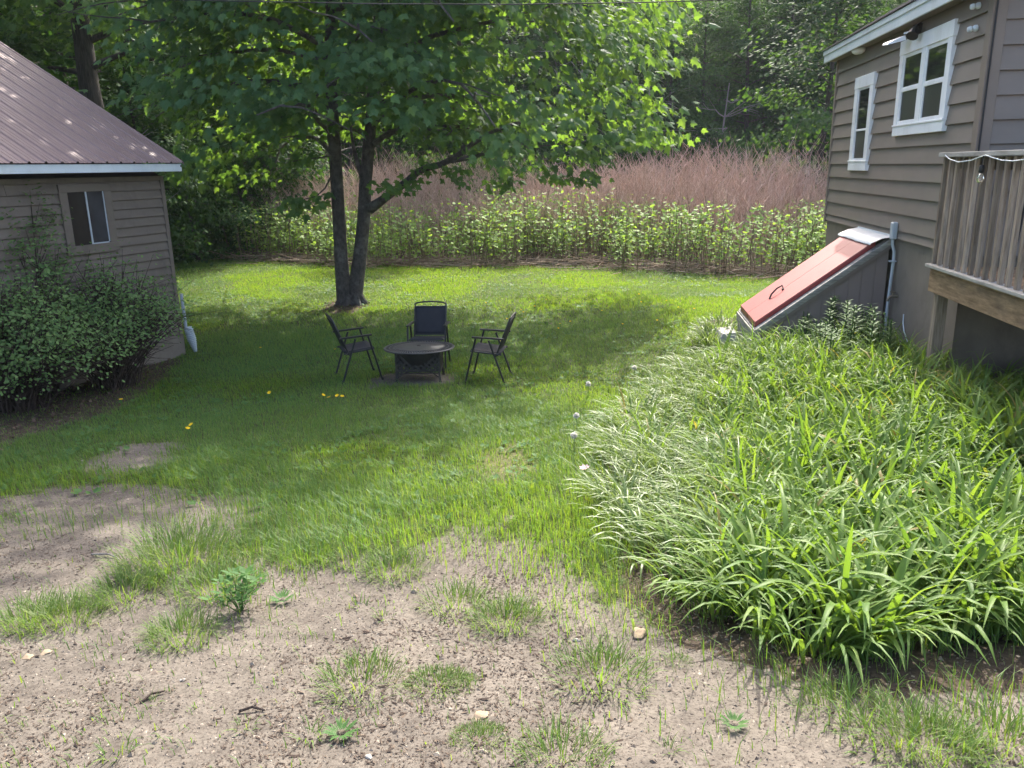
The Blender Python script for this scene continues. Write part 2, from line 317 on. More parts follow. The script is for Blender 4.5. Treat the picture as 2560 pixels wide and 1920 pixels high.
def groundmat():
    m, nt, out = newmat('ground_cover')
    v = coords(nt); a = nd(nt, 'ShaderNodeAttribute', _attribute_name='zone')
    sep = nt.nodes.new('ShaderNodeSeparateColor'); nt.links.new(a.outputs['Color'], sep.inputs[0])
    bare, soil, worn = sep.outputs[0], sep.outputs[1], sep.outputs[2]
    # gravelly sand: broad tint, mid patches, grains
    big = noise(nt, v, 1.3, 4, .6); mid = noise(nt, v, 9, 5, .65); fine = noise(nt, v, 75, 3, .7)
    vor = nd(nt, 'ShaderNodeTexVoronoi', Scale=55); nt.links.new(v, vor.inputs['Vector'])
    grav = ramp(nt, mid, [(.30, (.062, .054, .046)), (.5, (.100, .088, .074)), (.72, (.136, .121, .102))])
    grav = mixc(nt, ramp(nt, big, [(.38, (0, 0, 0)), (.62, (.55,)*3)]), grav, (.165, .145, .120))
    grav = mixc(nt, ramp(nt, fine, [(.36, (.75,)*3), (.50, (0, 0, 0))]), grav, (.045, .036, .030))
    grav = mixc(nt, .35, grav, mixc(nt, 1.0, grav, ramp(nt, vor.outputs['Color'], [(0, (.6, .58, .56)), (1, (1.5, 1.45, 1.4))]), 'MULTIPLY'))
    turf = ramp(nt, noise(nt, v, 14, 5, .7), [(.3, (.028, .034, .012)), (.55, (.050, .062, .020)), (.78, (.10, .088, .045))])
    dirt = ramp(nt, noise(nt, v, 20, 5, .7), [(.3, (.030, .023, .017)), (.7, (.085, .064, .046))])
    nf = noise(nt, v, 11, 5, .7)
    def sharpen(w):
        s = nt.nodes.new('ShaderNodeMath'); s.operation = 'ADD'; nt.links.new(w, s.inputs[0]); nt.links.new(nf, s.inputs[1])
        return ramp(nt, s.outputs[0], [(.82, (0, 0, 0)), (1.05, (1, 1, 1))])
    col = mixc(nt, sharpen(bare), turf, grav); col = mixc(nt, sharpen(soil), col, dirt)
    col = mixc(nt, worn, col, (.20, .155, .09))
    p = nd(nt, 'ShaderNodeBsdfPrincipled', Roughness=.95); p.inputs['Specular IOR Level'].default_value = .12
    nt.links.new(col, p.inputs['Base Color'])
    h = nt.nodes.new('ShaderNodeMath'); h.operation = 'ADD'; nt.links.new(mid, h.inputs[0]); nt.links.new(fine, h.inputs[1])
    nt.links.new(bump(nt, h.outputs[0], .35, .007), p.inputs['Normal'])
    nt.links.new(p.outputs[0], out.inputs[0]); return m
M['ground'] = groundmat()
# ------------------------------------------------------------------ foliage helpers (numpy)
def unit(a): return a/np.maximum(np.linalg.norm(a, axis=-1, keepdims=True), 1e-9)
def maple_tpl():
    half = [(.05, -.02), (.24, -.10), (.30, .07), (.54, .10), (.38, .27), (.62, .56), (.29, .50), (.20, .66), (.17, .78)]
    out = [(0, .04)]+half+[(0, 1.05)]+[(-x, y) for x, y in half[::-1]]
    v = np.array([(0, .32, 0.0)]+[(x, y, -.30*abs(x)-.22*max(0, y-.4)**2) for x, y in out]); n = len(out)
    f = np.array([(0, 1+i, 1+(i+1) % n) for i in range(n)]); return v, f
MAPLE = maple_tpl()
OVAL = (np.array([(0, 0, 0), (.30, .35, -.06), (.26, .70, -.07), (0, 1, -.05), (-.26, .70, -.07), (-.30, .35, -.06), ]), np.array([(0, 1, 5), (1, 2, 4), (1, 4, 5), (2, 3, 4)]))
DIAM = (np.array([(0, 0, 0), (.42, .5, -.12), (0, 1, 0), (-.42, .5, -.12)]), np.array([(0, 1, 2), (0, 2, 3)]))
LONG = (np.array([(0, 0, 0), (.11, .3, -.03), (.09, .65, -.03), (0, 1, -.12), (-.09, .65, -.03), (-.11, .3, -.03)]), np.array([(0, 1, 5), (1, 2, 4), (1, 4, 5), (2, 3, 4)]))
def leaves(P, N, T, S, tpl):
    """leaf template at points P with normal N, tip direction T, size S -> V, F"""
    N = unit(N); T = unit(T-N*np.sum(T*N, -1, keepdims=True)); X = np.cross(T, N); L = tpl[0]
    V = P[:, None]+S[:, None, None]*(L[None, :, 0:1]*X[:, None]+L[None, :, 1:2]*T[:, None]+L[None, :, 2:3]*N[:, None])
    k = len(L); Fc = tpl[1][None]+np.arange(len(P))[:, None, None]*k
    return V.reshape(-1, 3), Fc.reshape(-1, 3)
def join(parts):
    Vs, Fs, b = [], [], 0
    for V, Fc in parts: Vs.append(V); Fs.append(Fc+b); b += len(V)
    return np.concatenate(Vs), np.concatenate(Fs)
def blades(P, h, w, yaw, bend, seg=2, dirn=None):
    """grass blades: two-segment bent strips"""
    n = len(P); d = np.stack([np.cos(yaw), np.sin(yaw), np.zeros(n)], -1); q = np.stack([-np.sin(yaw), np.cos(yaw), np.zeros(n)], -1)
    up = np.array([0, 0, 1.0]); c = lambda a: a[:, None]
    m = P+c(h*.58)*up+c(bend*h*.25)*d; t = P+c(h*(1-.25*np.abs(bend)))*up+c(bend*h*.9)*d
    V = np.stack([P-c(w/2)*q, P+c(w/2)*q, m-c(w*.42)*q, m+c(w*.42)*q, t], 1).reshape(-1, 3)
    Fc = np.array([(0, 1, 3), (0, 3, 2), (2, 3, 4)])[None]+np.arange(n)[:, None, None]*5
    return V, Fc.reshape(-1, 3)
def straps(P, L, w0, yaw, t0, c, seg=7, fold=.22, power=1.7):
    """arching strap leaves with a folded midrib"""
    n = len(P); d = np.stack([np.cos(yaw), np.sin(yaw), np.zeros(n)], -1); q = np.stack([-np.sin(yaw), np.cos(yaw), np.zeros(n)], -1)
    up = np.array([0, 0, 1.0]); pos = P.copy(); rows = []
    for i in range(seg+1):
        s = i/seg; a = t0+c*s**power
        tan = np.cos(a)[:, None]*up+np.sin(a)[:, None]*d; nrm = -np.sin(a)[:, None]*up+np.cos(a)[:, None]*d
        if i: pos = pos+tan*(L/seg)[:, None]
        w = w0*(.65+.35*min(1, s*3))*(1 if s < .55 else max(.03, 1-((s-.55)/.45)**1.6))
        rows.append(np.stack([pos-q*(w/2)[:, None], pos+nrm*(w*fold)[:, None], pos+q*(w/2)[:, None]], 1))
    V = np.stack(rows, 1).reshape(n, -1, 3); k = V.shape[1]; fs = []
    for i in range(seg):
        a = i*3; b = a+3
        for j in (0, 1): fs += [(a+j, a+j+1, b+j+1), (a+j, b+j+1, b+j)]
    Fc = np.array(fs)[None]+np.arange(n)[:, None, None]*k
    return V.reshape(-1, 3), Fc.reshape(-1, 3)
def canes(A, B, r0, r1, bow=None, sides=3):
    """thin three-sided stems from A to B with a bow in the middle"""
    n = len(A); m = (A+B)/2+(bow if bow is not None else 0); rows = []
    ax = unit(B-A); e = unit(np.cross(ax, np.array([.31, .77, .1]))); g = np.cross(ax, e)
    for p, r in ((A, r0), (m, (r0+r1)/2), (B, r1)):
        rows.append(np.stack([p+np.asarray(r).reshape(-1, 1)*(math.cos(2*PI*k/sides)*e+math.sin(2*PI*k/sides)*g) for k in range(sides)], 1))
    V = np.stack(rows, 1).reshape(n, -1, 3); fs = []
    for i in range(2):
        for k in range(sides):
            a, b = i*sides+k, i*sides+(k+1) % sides; fs += [(a, b, b+sides), (a, b+sides, a+sides)]
    Fc = np.array(fs)[None]+np.arange(n)[:, None, None]*(3*sides)
    return V.reshape(-1, 3), Fc.reshape(-1, 3)
def np_obj(name, VF, mat, parent=None, loc=None, smooth=False, world=False, origin=None):
    V, Fc = VF
    if origin is not None: V = V-np.asarray(origin); loc = tuple(origin)
    return link(name, mesh_arrays(name, V, [Fc], mat, smooth), parent, loc, world)
# ================================================================== GROUND
def axis(lo, a, b, hi, fine, grow=1.18):
    mid = np.arange(a, b+fine/2, fine); up = [b]; s = fine
    while up[-1] < hi: s *= grow; up.append(up[-1]+s)
    dn = [a]; s = fine
    while dn[-1] > lo: s *= grow; dn.append(dn[-1]-s)
    return np.concatenate([dn[1:][::-1], mid, up[1:]])
xs = axis(-260, -8, 6, 260, .06); ys = axis(-60, 1.2, 15, 420, .06)
X, Y = np.meshgrid(xs, ys); gx, gy = X.ravel(), Y.ravel(); Z = gz(gx, gy)
acc = np.zeros((len(gx), 4)); NJ = 10
for i in range(NJ):
    acc += np.stack(masks(gx, gy, .03), -1)
acc /= NJ
forest = sstep(0, 1.0, gy-edgeY(gx)-.1+.9*(fbm(gx*.9, gy*.9)-.5))
beddip = acc[:, 2]
Z = Z-.055*beddip
zone = np.stack([np.clip(acc[:, 0], 0, 1)*(1-beddip), np.clip(acc[:, 1]+forest+.75*beddip, 0, 1), acc[:, 3]*.3, np.ones(len(gx))], -1)
nx, ny = len(xs), len(ys)
ii = (np.arange(ny-1)[:, None]*nx+np.arange(nx-1)[None]).ravel()
me = mesh_arrays('ground', np.stack([gx, gy, Z], -1), [np.stack([ii, ii+1, ii+nx+1, ii+nx], -1)], M['ground'], True)
ca = me.color_attributes.new('zone', 'FLOAT_COLOR', 'POINT'); ca.data.foreach_set('color', zone.astype(np.float32).ravel())
set_props(link('ground', me), kind='structure')
# ------------------------------------------------------------------ lawn
def scatter(x0, x1, y0, y1, dens):
    n = int((x1-x0)*(y1-y0)*dens); return rng.uniform(x0, x1, n), rng.uniform(y0, y1, n)
def in_view(x, y, mx=170, top=-1e9, bot=1900):
    P = proj(np.stack([x, y, gz(x, y, False)], -1)); return (P[:, 0] > -mx) & (P[:, 0] < 2212+mx) & (P[:, 1] < bot) & (P[:, 1] > top)
SHED_O = np.array([-5.127, 12.215]); SHED_D = np.array([.3544, .9351]); SHED_N = np.array([.9351, -.3544])
def in_shed(x, y):
    q = np.stack([x, y], -1)-SHED_O; u = q@SHED_D; v = q@SHED_N; return (u < .02) & (v < .02)
HC = np.array([4.296, 7.60]); HU = np.array([.134, .991]); HV = np.array([.991, -.134])
def in_house(x, y):
    q = np.stack([x, y], -1)-HC; u = q@HU; v = q@HV; return ((u > 0) & (u < 5.3) & (v > 0) & (v < 5)) | ((u > 1.95) & (u < 3.45) & (v > -1.55))
parts = []
for (y0, y1, dens, w, h0, mul) in ((1.3, 5.5, 3000, .0042, .085, 1), (5.5, 9, 3600, .0046, .070, 1), (9, 14, 2400, .0062, .066, 1), (14, 19, 1100, .0100, .062, 1), (19, 27, 800, .0125, .060, 1), (27, 37, 300, .016, .07, 1)):
    x, y = scatter(-.80*y1-2, .62*y1+1, y0, y1, dens)
    k = in_view(x, y) & ~in_shed(x, y) & ~in_house(x, y) & (y < edgeY(x)+.25+.5*rng.normal(size=len(x))); x, y = x[k], y[k]
    gr, so, bd, wo = masks(x, y, .07)
    lum = fbm(x*1.2+9, y*1.2)
    clump = fbm(x*3.1+3, y*3.1+8)
    keep = np.where(gr, .045+.09*(clump > .62), np.where(so, .22*(x < 1)+.015, np.where(bd, .05, np.where(wo, .70, .62+.6*lum))))
    k = rng.random(len(x)) < keep; x, y, gr, so, wo, clump = x[k], y[k], gr[k], so[k], wo[k], clump[k]
    n = len(x); tall = np.where(gr, .42, np.where(so | wo, .6, 1))*(.55+.95*fbm(x*.8+2, y*.8))*(.7+.6*clump)
    tall = tall*(1+.45*sstep(7.8, 5.5, y))
    h = h0*tall*rng.uniform(.55, 1.3, n)
    wind = rng.normal(0, .9, n)+3.4*fbm(x*.5, y*.5)*2
    parts.append(blades(np.stack([x, y, gz(x, y)-.006], -1), h, w*rng.uniform(.7, 1.25, n), wind, rng.uniform(.15, .95, n)))
set_props(np_obj('lawn_grass', join(parts), M['grass']), 'short green lawn grass growing thin where it meets the gravel', 'grass', kind='stuff')
# broad low weeds and clover in the lawn
x, y = scatter(-9, 5, 4.5, 21, 26); gr, so, bd, wo = masks(x, y, .1); cl = fbm(x*.9+50, y*.9)
k = in_view(x, y) & ~gr & ~so & ~bd & (cl > .50) & ~in_shed(x, y) & ~in_house(x, y); x, y = x[k], y[k]
x = np.repeat(x, 5); y = np.repeat(y, 5); n = len(x); a = rng.uniform(0, 2*PI, n); x = x+.03*np.cos(a); y = y+.03*np.sin(a)
T = np.stack([np.cos(a), np.sin(a), rng.uniform(.1, .8, n)], -1); N = np.stack([-np.cos(a)*.4, -np.sin(a)*.4, np.ones(n)], -1)
set_props(np_obj('clover', leaves(np.stack([x, y, gz(x, y)+.02], -1), N, T, rng.uniform(.03, .075, n), OVAL), M['weed']), 'low broad leaved weeds and clover mixed through the lawn', 'clover', kind='stuff')
# ------------------------------------------------------------------ gravel: pebbles and bark chips
OCT_V = np.array([(1, 0, 0), (-1, 0, 0), (0, 1, 0), (0, -1, 0), (0, 0, 1), (0, 0, -1)], float)
OCT_F = np.array([(0, 2, 4), (2, 1, 4), (1, 3, 4), (3, 0, 4), (2, 0, 5), (1, 2, 5), (3, 1, 5), (0, 3, 5)])
def lumps(x, y, s, flat=.6):
    n = len(x); a = rng.uniform(0, 2*PI, n); L = OCT_V[None]*(1+.35*rng.normal(size=(n, 6, 1))); L = L*np.array([1, 1, flat])
    ca, sa = np.cos(a)[:, None], np.sin(a)[:, None]; st = rng.uniform(.65, 1.35, n)[:, None]
    V = np.stack([(L[..., 0]*st*ca-L[..., 1]*sa), (L[..., 0]*st*sa+L[..., 1]*ca), L[..., 2]], -1)*s[:, None, None]
    V = V+np.stack([x, y, gz(x, y)+s*.15], -1)[:, None]
    return V.reshape(-1, 3), (OCT_F[None]+np.arange(n)[:, None, None]*6).reshape(-1, 3)
def bare_pts(dens, y0, y1):
    x, y = scatter(-.80*y1-1, .68*y1+1, y0, y1, dens); k = in_view(x, y) & ~in_shed(x, y); x, y = x[k], y[k]
    gr, so, bd, wo = masks(x, y, .08); k = gr | (so & (rng.random(len(x)) < .3)) | (bd & (rng.random(len(x)) < .4)); return x[k], y[k]
pp = []
for y0, y1, dens in ((1.5, 4, 2600), (4, 7, 1300), (7, 10.5, 450)):
    x, y = bare_pts(dens, y0, y1); pp.append(lumps(x, y, np.exp(rng.normal(-5.75, .45, len(x)))))
set_props(np_obj('gravel', join(pp), M['pebble']), 'fine tan gravel and grit strewn over the bare ground', 'gravel', kind='stuff')
pp = []
for y0, y1, dens in ((1.5, 4, 3800), (4, 7, 1800), (7, 10.5, 500)):
    x, y = bare_pts(dens, y0, y1); cl = fbm(x*1.6+7, y*1.6); k = rng.random(len(x)) < sstep(.40, .66, cl)*.95+.08; x, y = x[k], y[k]; n = len(x)
    a = rng.uniform(0, 2*PI, n); T = np.stack([np.cos(a), np.sin(a), rng.normal(0, .08, n)], -1); N = np.stack([rng.normal(0, .15, n), rng.normal(0, .15, n), np.ones(n)], -1)
    pp.append(leaves(np.stack([x, y, gz(x, y)+.004], -1), N, T, np.exp(rng.normal(-4.40, .50, n)), (DIAM[0]*np.array([.5, 1, 1]), DIAM[1])))
set_props(np_obj('bark_chips', join(pp), M['chip']), 'dark bark chips and twig bits scattered over the gravel', 'bark chips', kind='stuff')
# ================================================================== THICKET
def thicket_green():
    n = 2300; x = rng.uniform(-14, 12, n); dpt = rng.random(n)**1.1*4.2; y = edgeY(x)+.35+dpt+rng.normal(0, .3, n)
    k = (fbm(x*.5+3, y*.4) > .33) & ~in_house(x, y) & (x > -12.5); x, y, dpt = x[k], y[k], dpt[k]; n = len(x)
    z = gz(x, y); h = (1.05+.75*fbm(x*.45+8, y*.4)+.22*dpt/4)*rng.uniform(.45, 1.32, n)
    A = np.stack([x, y, z-.03], -1); lean = rng.normal(0, .13, (n, 2)); B = A+np.stack([lean[:, 0]*h, lean[:, 1]*h, h], -1)
    bow = np.concatenate([rng.normal(0, .05, (n, 2)), np.zeros((n, 1))], 1)
    st = canes(A, B, rng.uniform(.011, .017, n), np.full(n, .005), bow)
    m = 36; t = np.repeat(rng.uniform(.86, 1.0, n)[:, None], m, 1)*np.linspace(.10, 1, m)[None]**.8
    P = A[:, None]+(B-A)[:, None]*t[..., None]+bow[:, None]*(4*t*(1-t))[..., None]
    a = rng.uniform(0, 2*PI, (n, 1))+np.arange(m)[None]*2.5; spread = .05+.16*(1-t)+.02
    P = P+np.stack([np.cos(a)*spread, np.sin(a)*spread, rng.normal(0, .03, (n, m))], -1); P = P.reshape(-1, 3); a = a.ravel(); q = n*m
    k = rng.random(q) < np.repeat(rng.uniform(.40, 1.0, n), m)*np.tile(.42+.58*np.linspace(0, 1, m), n); P, a = P[k], a[k]; q = len(P)
    T = np.stack([np.cos(a), np.sin(a), rng.uniform(-.5, .7, q)], -1); N = np.stack([-np.cos(a)*.4+rng.normal(0, .5, q), -np.sin(a)*.4+rng.normal(0, .5, q)-.35, np.ones(q)], -1)
    lv = leaves(P, N, T, rng.uniform(.07, .145, q)*np.repeat(.75+.35*np.linspace(0, 1, m)[None], n, 0).ravel()[k], OVAL)
    return st, lv
st, lv = thicket_green()
V, Fc = join([st, lv]); me = mesh_arrays('green_thicket', V, [Fc], [M['knotstem'], M['knot']], False, np.concatenate([np.zeros(len(st[1])), np.ones(len(lv[1]))]))
set_props(link('green_thicket', me), 'band of lime green leafy shoots standing along the far edge of the lawn', 'thicket', kind='stuff')
def thicket_dead():
    n = 4400; x = rng.uniform(-9, 17, n); y = edgeY(x)+2.2+rng.random(n)*9.5
    k = fbm(x*.35+3, y*.35+6) > .30; x, y = x[k], y[k]; n = len(x); z = gz(x, y)
    h = (1.9+1.3*fbm(x*.3+30, y*.3))*rng.uniform(.75, 1.15, n)*(.62+.38*sstep(0, 4, y-edgeY(x)-2))
    A = np.stack([x, y, z-.03], -1); lean = rng.normal(0, .17, (n, 2))+np.array([.03, 0]); B = A+np.stack([lean[:, 0]*h, lean[:, 1]*h, h], -1)
    bow = np.concatenate([rng.normal(0, .12, (n, 2)), np.zeros((n, 1))], 1)
    out = [canes(A, B, rng.uniform(.011, .018, n), np.full(n, .005), bow)]
    m = 9; t = rng.uniform(.42, 1, (n, m)); P = (A[:, None]+(B-A)[:, None]*t[..., None]+bow[:, None]*(4*t*(1-t)*.5)[..., None]).reshape(-1, 3)
    q = len(P); a = rng.uniform(0, 2*PI, q); L = rng.uniform(.25, .75, q)
    E = P+np.stack([np.cos(a)*L*.55, np.sin(a)*L*.55, L*rng.uniform(.35, 1, q)], -1)
    out.append(canes(P, E, np.full(q, .006), np.full(q, .003), np.concatenate([rng.normal(0, .03, (q, 2)), np.zeros((q, 1))], 1)))
    return join(out)
set_props(np_obj('dead_cane_thicket', thicket_dead(), M['dead']), 'wide stand of reddish brown dead canes behind the lime green shoots', 'thicket', kind='stuff')
n = 1500; x = rng.uniform(-13, 10.5, n); y = edgeY(x)+rng.normal(.45, .55, n)+.3; k = ~in_house(x, y); x, y = x[k], y[k]; n = len(x)
A = np.stack([x, y, gz(x, y)+rng.uniform(.0, .22, n)], -1); a = rng.uniform(0, 2*PI, n); L = rng.uniform(.3, 1.3, n)
Bp = A+np.stack([np.cos(a)*L, np.sin(a)*L*.5, rng.normal(0.03, .12, n)*L], -1); Bp[:, 2] = np.maximum(Bp[:, 2], gz(Bp[:, 0], Bp[:, 1])+.01)
set_props(np_obj('fallen_canes', canes(A, Bp, rng.uniform(.006, .012, n), np.full(n, .005)), M['straw']), 'litter of broken dry canes lying at the foot of the thicket', 'cane litter', kind='stuff')
def litter(n, xr, yfun, size, keepf):
    x = rng.uniform(*xr, n); y = yfun(x); k = keepf(x, y); x, y = x[k], y[k]; m = len(x); a = rng.uniform(0, 2*PI, m)
    return leaves(np.stack([x, y, gz(x, y)+.012], -1), np.stack([rng.normal(0, .5, m), rng.normal(0, .5, m), np.ones(m)], -1), np.stack([np.cos(a), np.sin(a), rng.normal(0, .2, m)], -1), rng.uniform(size*.6, size*1.4, m), DIAM)
l1 = litter(9000, (-15, 11), lambda x: edgeY(x)+rng.normal(.9, .8, len(x)), .07, lambda x, y: (y > edgeY(x)-.5) & ~in_house(x, y))
l2 = litter(3000, (-8.5, -4.0), lambda x: rng.uniform(6.5, 12.5, len(x)), .045, lambda x, y: masks(x, y, .15)[1] & ~in_shed(x, y))
l3 = litter(1500, (-5, -2), lambda x: rng.uniform(15.5, 18, len(x)), .05, lambda x, y: masks(x, y, .15)[1])
set_props(np_obj('leaf_litter', join([l1, l2, l3]), M['litter']), 'brown dead leaves lying under the shrubs, maple and thicket', 'leaf litter', kind='stuff')
# ================================================================== TREES
def limb_path(p, az, elev, L, n=6, droop=.35, wob=.12):
    pts = [np.array(p, float)]; a, e = az, elev
    for i in range(n):
        a += rng.normal(0, wob); e += rng.normal(-droop/n*1.2, wob*.6)
        pts.append(pts[-1]+L/n*np.array([math.cos(a)*math.cos(e), math.sin(a)*math.cos(e), math.sin(e)]))
    return np.array(pts)
def spray(cs, per, rad, size, tpl, outdir, flat=.45, hang=.55, upn=.6):
    """clusters of leaves round the points cs, leaves facing outward and hanging"""
    n = len(cs)*per; c = np.repeat(cs, per, 0); o = np.repeat(outdir, per, 0); r = rng.normal(size=(n, 3))*np.array([1, 1, flat])*rad*.55
    N = o*.75+np.array([0, 0, upn])+rng.normal(0, .42, (n, 3)); T = o*.55+r/rad*.5+np.array([0, 0, -hang])+rng.normal(0, .35, (n, 3))
    return leaves(c+r, N, T, size*rng.uniform(.65, 1.2, n), tpl)
def tree_proto(H, crown_r, crown_lo, trunk_r, leaf, nl, per, tpl=DIAM, shape=1.0, sprad=.5):
    """trunk with limbs, and the sprays of the crown, both round the origin"""
    wood = MB(); top = np.array([rng.normal(0, .4), rng.normal(0, .4), H*.93])
    ts = np.linspace(0, 1, 9); tp = [np.array([top[0]*t+.12*math.sin(5*t+1), top[1]*t+.12*math.cos(4*t), -0.15+(H*.93+.15)*t]) for t in ts]
    wood.tube(tp, [trunk_r*(1.35 if t == 0 else 1)*(1-.88*t)+.012 for t in ts], 9)
    cs = []
    for i in range(nl):
        t = crown_lo+(.97-crown_lo)*(i+rng.random())/nl; k = t*8; j = min(7, int(k)); p = tp[j]+(tp[j+1]-tp[j])*(k-j)
        s = (t-crown_lo)/(1-crown_lo); L = crown_r*(math.sin(PI*min(1, (.18+.82*s))**.8*shape)**.75*.85+.22)*rng.uniform(.7, 1.15)
        q = limb_path(p, i*2.4+rng.normal(0, .5), .15+.75*s, L, 6, .5)
        wood.tube(q, [max(.008, trunk_r*.36*(1-.6*t)*(1-a*.85)) for a in np.linspace(0, 1, 7)], 5, False)
        for m in range(2, 7):
            for b in range(2): cs.append(q[m]+rng.normal(size=3)*np.array([.42, .42, .32])*crown_r*.22*(1 if b else .5))
    cs = np.array(cs); od = unit(cs-np.array([0, 0, H*.45]))
    return wood, spray(cs, per, sprad, leaf, tpl, od)
def place_proto(name, loc, proto, label, cat, group, bark, leafm, rz=0.0, s=1.0):
    e = empty(name, loc, label, cat, group, rz); e.scale = (s, s, s)
    o = link('trunk', proto[0], e); c = link('crown', proto[1], e)
    return e
def proto_mesh(args, bark, leafm, **k):
    w, lf = tree_proto(*args, **k)
    me = bpy.data.meshes.new('trunk'); me.from_pydata(w.v, [], w.f); me.materials.append(M[bark]); me.polygons.foreach_set('use_smooth', [True]*len(me.polygons)); me.update()
    return me, mesh_arrays('crown', lf[0], [lf[1]], M[leafm])
#                         H   r    lo   trunk leaf nl per
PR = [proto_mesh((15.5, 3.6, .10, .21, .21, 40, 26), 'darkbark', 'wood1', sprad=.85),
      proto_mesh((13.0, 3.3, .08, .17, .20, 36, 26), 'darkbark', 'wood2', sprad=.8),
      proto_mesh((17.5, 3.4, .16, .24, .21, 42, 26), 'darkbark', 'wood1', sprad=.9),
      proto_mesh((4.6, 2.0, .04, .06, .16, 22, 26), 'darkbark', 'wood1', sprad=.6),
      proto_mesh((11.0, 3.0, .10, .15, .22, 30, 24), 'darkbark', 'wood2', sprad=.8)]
def wood_tree(x, y, k, label, group, name='forest_tree', s=None, cat='tree'):
    return place_proto(name, (x, y, g1(x, y)-.1), PR[k], label, cat, group, None, None, rng.uniform(0, 6.28), s or rng.uniform(.88, 1.12))
LBL_DEEP = 'dark green broadleaf tree deep in the wood behind the dead canes'
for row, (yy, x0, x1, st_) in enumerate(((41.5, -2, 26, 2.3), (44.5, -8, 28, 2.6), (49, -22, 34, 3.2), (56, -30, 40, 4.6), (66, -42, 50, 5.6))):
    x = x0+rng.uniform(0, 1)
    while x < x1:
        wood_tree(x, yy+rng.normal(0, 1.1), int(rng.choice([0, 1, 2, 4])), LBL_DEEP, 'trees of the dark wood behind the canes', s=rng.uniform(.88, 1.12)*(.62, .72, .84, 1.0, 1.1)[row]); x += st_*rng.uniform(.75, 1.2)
LBL_LEFT = 'shaded tree in the dense wood behind the shed, left of the maple'
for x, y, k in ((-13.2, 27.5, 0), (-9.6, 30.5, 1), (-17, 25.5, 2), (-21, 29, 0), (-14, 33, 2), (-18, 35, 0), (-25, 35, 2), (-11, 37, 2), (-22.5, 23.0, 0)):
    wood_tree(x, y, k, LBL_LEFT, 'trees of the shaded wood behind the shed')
LBL_UND = 'low dark understory bush at the wood edge between shed and maple'
for x, y, s in ((-9.2, 27.6, .8), (-9.8, 25.6, .95), (-11.4, 24.6, 1.0), (-12.8, 27.5, 1.0), (-10.8, 28.5, 1.1), (-14.5, 23.5, 1.0), (-8.9, 29.8, 1.15)):
    wood_tree(x, y, 3, LBL_UND, 'understory bushes at the wood edge', 'understory_bush', s, 'bush')
LBL_UNR = 'low leafy bush below the tall trees behind the dead canes'
for x in np.arange(-3, 22, 2.3):
    wood_tree(x+rng.normal(0, .5), rng.uniform(38, 41), 3, LBL_UNR, 'bushes below the trees behind the canes', 'understory_bush', rng.uniform(.7, 1.15), 'bush')
wood_tree(-13.6, 18.3, 4, 'sunlit yellow green tree rising behind the brown roof of the shed', None, 'sunlit_tree', 1.0)
wood_tree(11.9, 31.5, 4, 'mid green young tree just left of the house beyond the canes', None, 'young_tree', .95)
for x, y, s in ((-10.4, 23.4, .55), (-12.6, 22.0, .62), (-9.2, 28.0, .70)):
    wood_tree(x, y, 4, 'small shaded tree of the understory between the shed and the maple', 'small shaded trees at the wood edge', 'understory_tree', s)
wood_tree(-1.4, 31.0, 1, 'bright backlit tree seen through the maple crown', None, 'backlit_tree', .85)
# thick furrowed trunk behind the shed
e = empty('old_tree', (-10.3, 21.6, g1(-10.3, 21.6)-.1), 'big old tree with thick furrowed trunk rising behind the shed roof', 'tree')
w = MB(); zs = np.linspace(0, 9, 10)
w.tube([(.05*math.sin(z)-.045*z, .04*math.cos(2*z), z) for z in zs], [.31-.014*z+(.10 if z == 0 else 0) for z in zs], 14)
for az, z0, L in ((2.6, 5.2, 3.2), (.2, 6.0, 3.6), (4.4, 6.6, 3.4), (1.4, 7.2, 3.6), (3.5, 7.8, 3.4), (5.5, 8.3, 3.4), (5.9, 5.4, 3.0)):
    w.tube(limb_path((-.045*z0, 0, z0), az, .45, L, 6, .4), [.09, .075, .06, .045, .03, .02, .01], 6, False)
w.build('trunk', M['darkbark'], e, smooth=True)
cs = np.stack([rng.normal(-.2, 2.6, 420), rng.normal(0, 2.1, 420), rng.uniform(6.0, 14.0, 420)], -1)
np_obj('crown', spray(cs, 22, .7, .20, MAPLE, unit(cs-np.array([0, 0, 6])+np.array([0, -2.0, 0]))), M['maple'], e)
w = MB()
for az, el, L, z0 in ((-.3, .9, 1.5, 2.9), (.1, .05, 1.9, 2.2), (.5, 1.0, 1.3, 2.4), (-.5, .3, 1.2, 3.5), (2.9, .8, 1.4, 3.2)):
    q = limb_path((.25, -.25, z0), az, el, L, 6, .1, .3); w.tube(q, np.linspace(.028, .008, 7), 5, False)
    w.tube(limb_path(q[3], az+.8, el+.4, L*.5, 4, .1, .3), np.linspace(.014, .005, 5), 5, False)
w.build('dead_branch', M['greybark'], e, smooth=True)
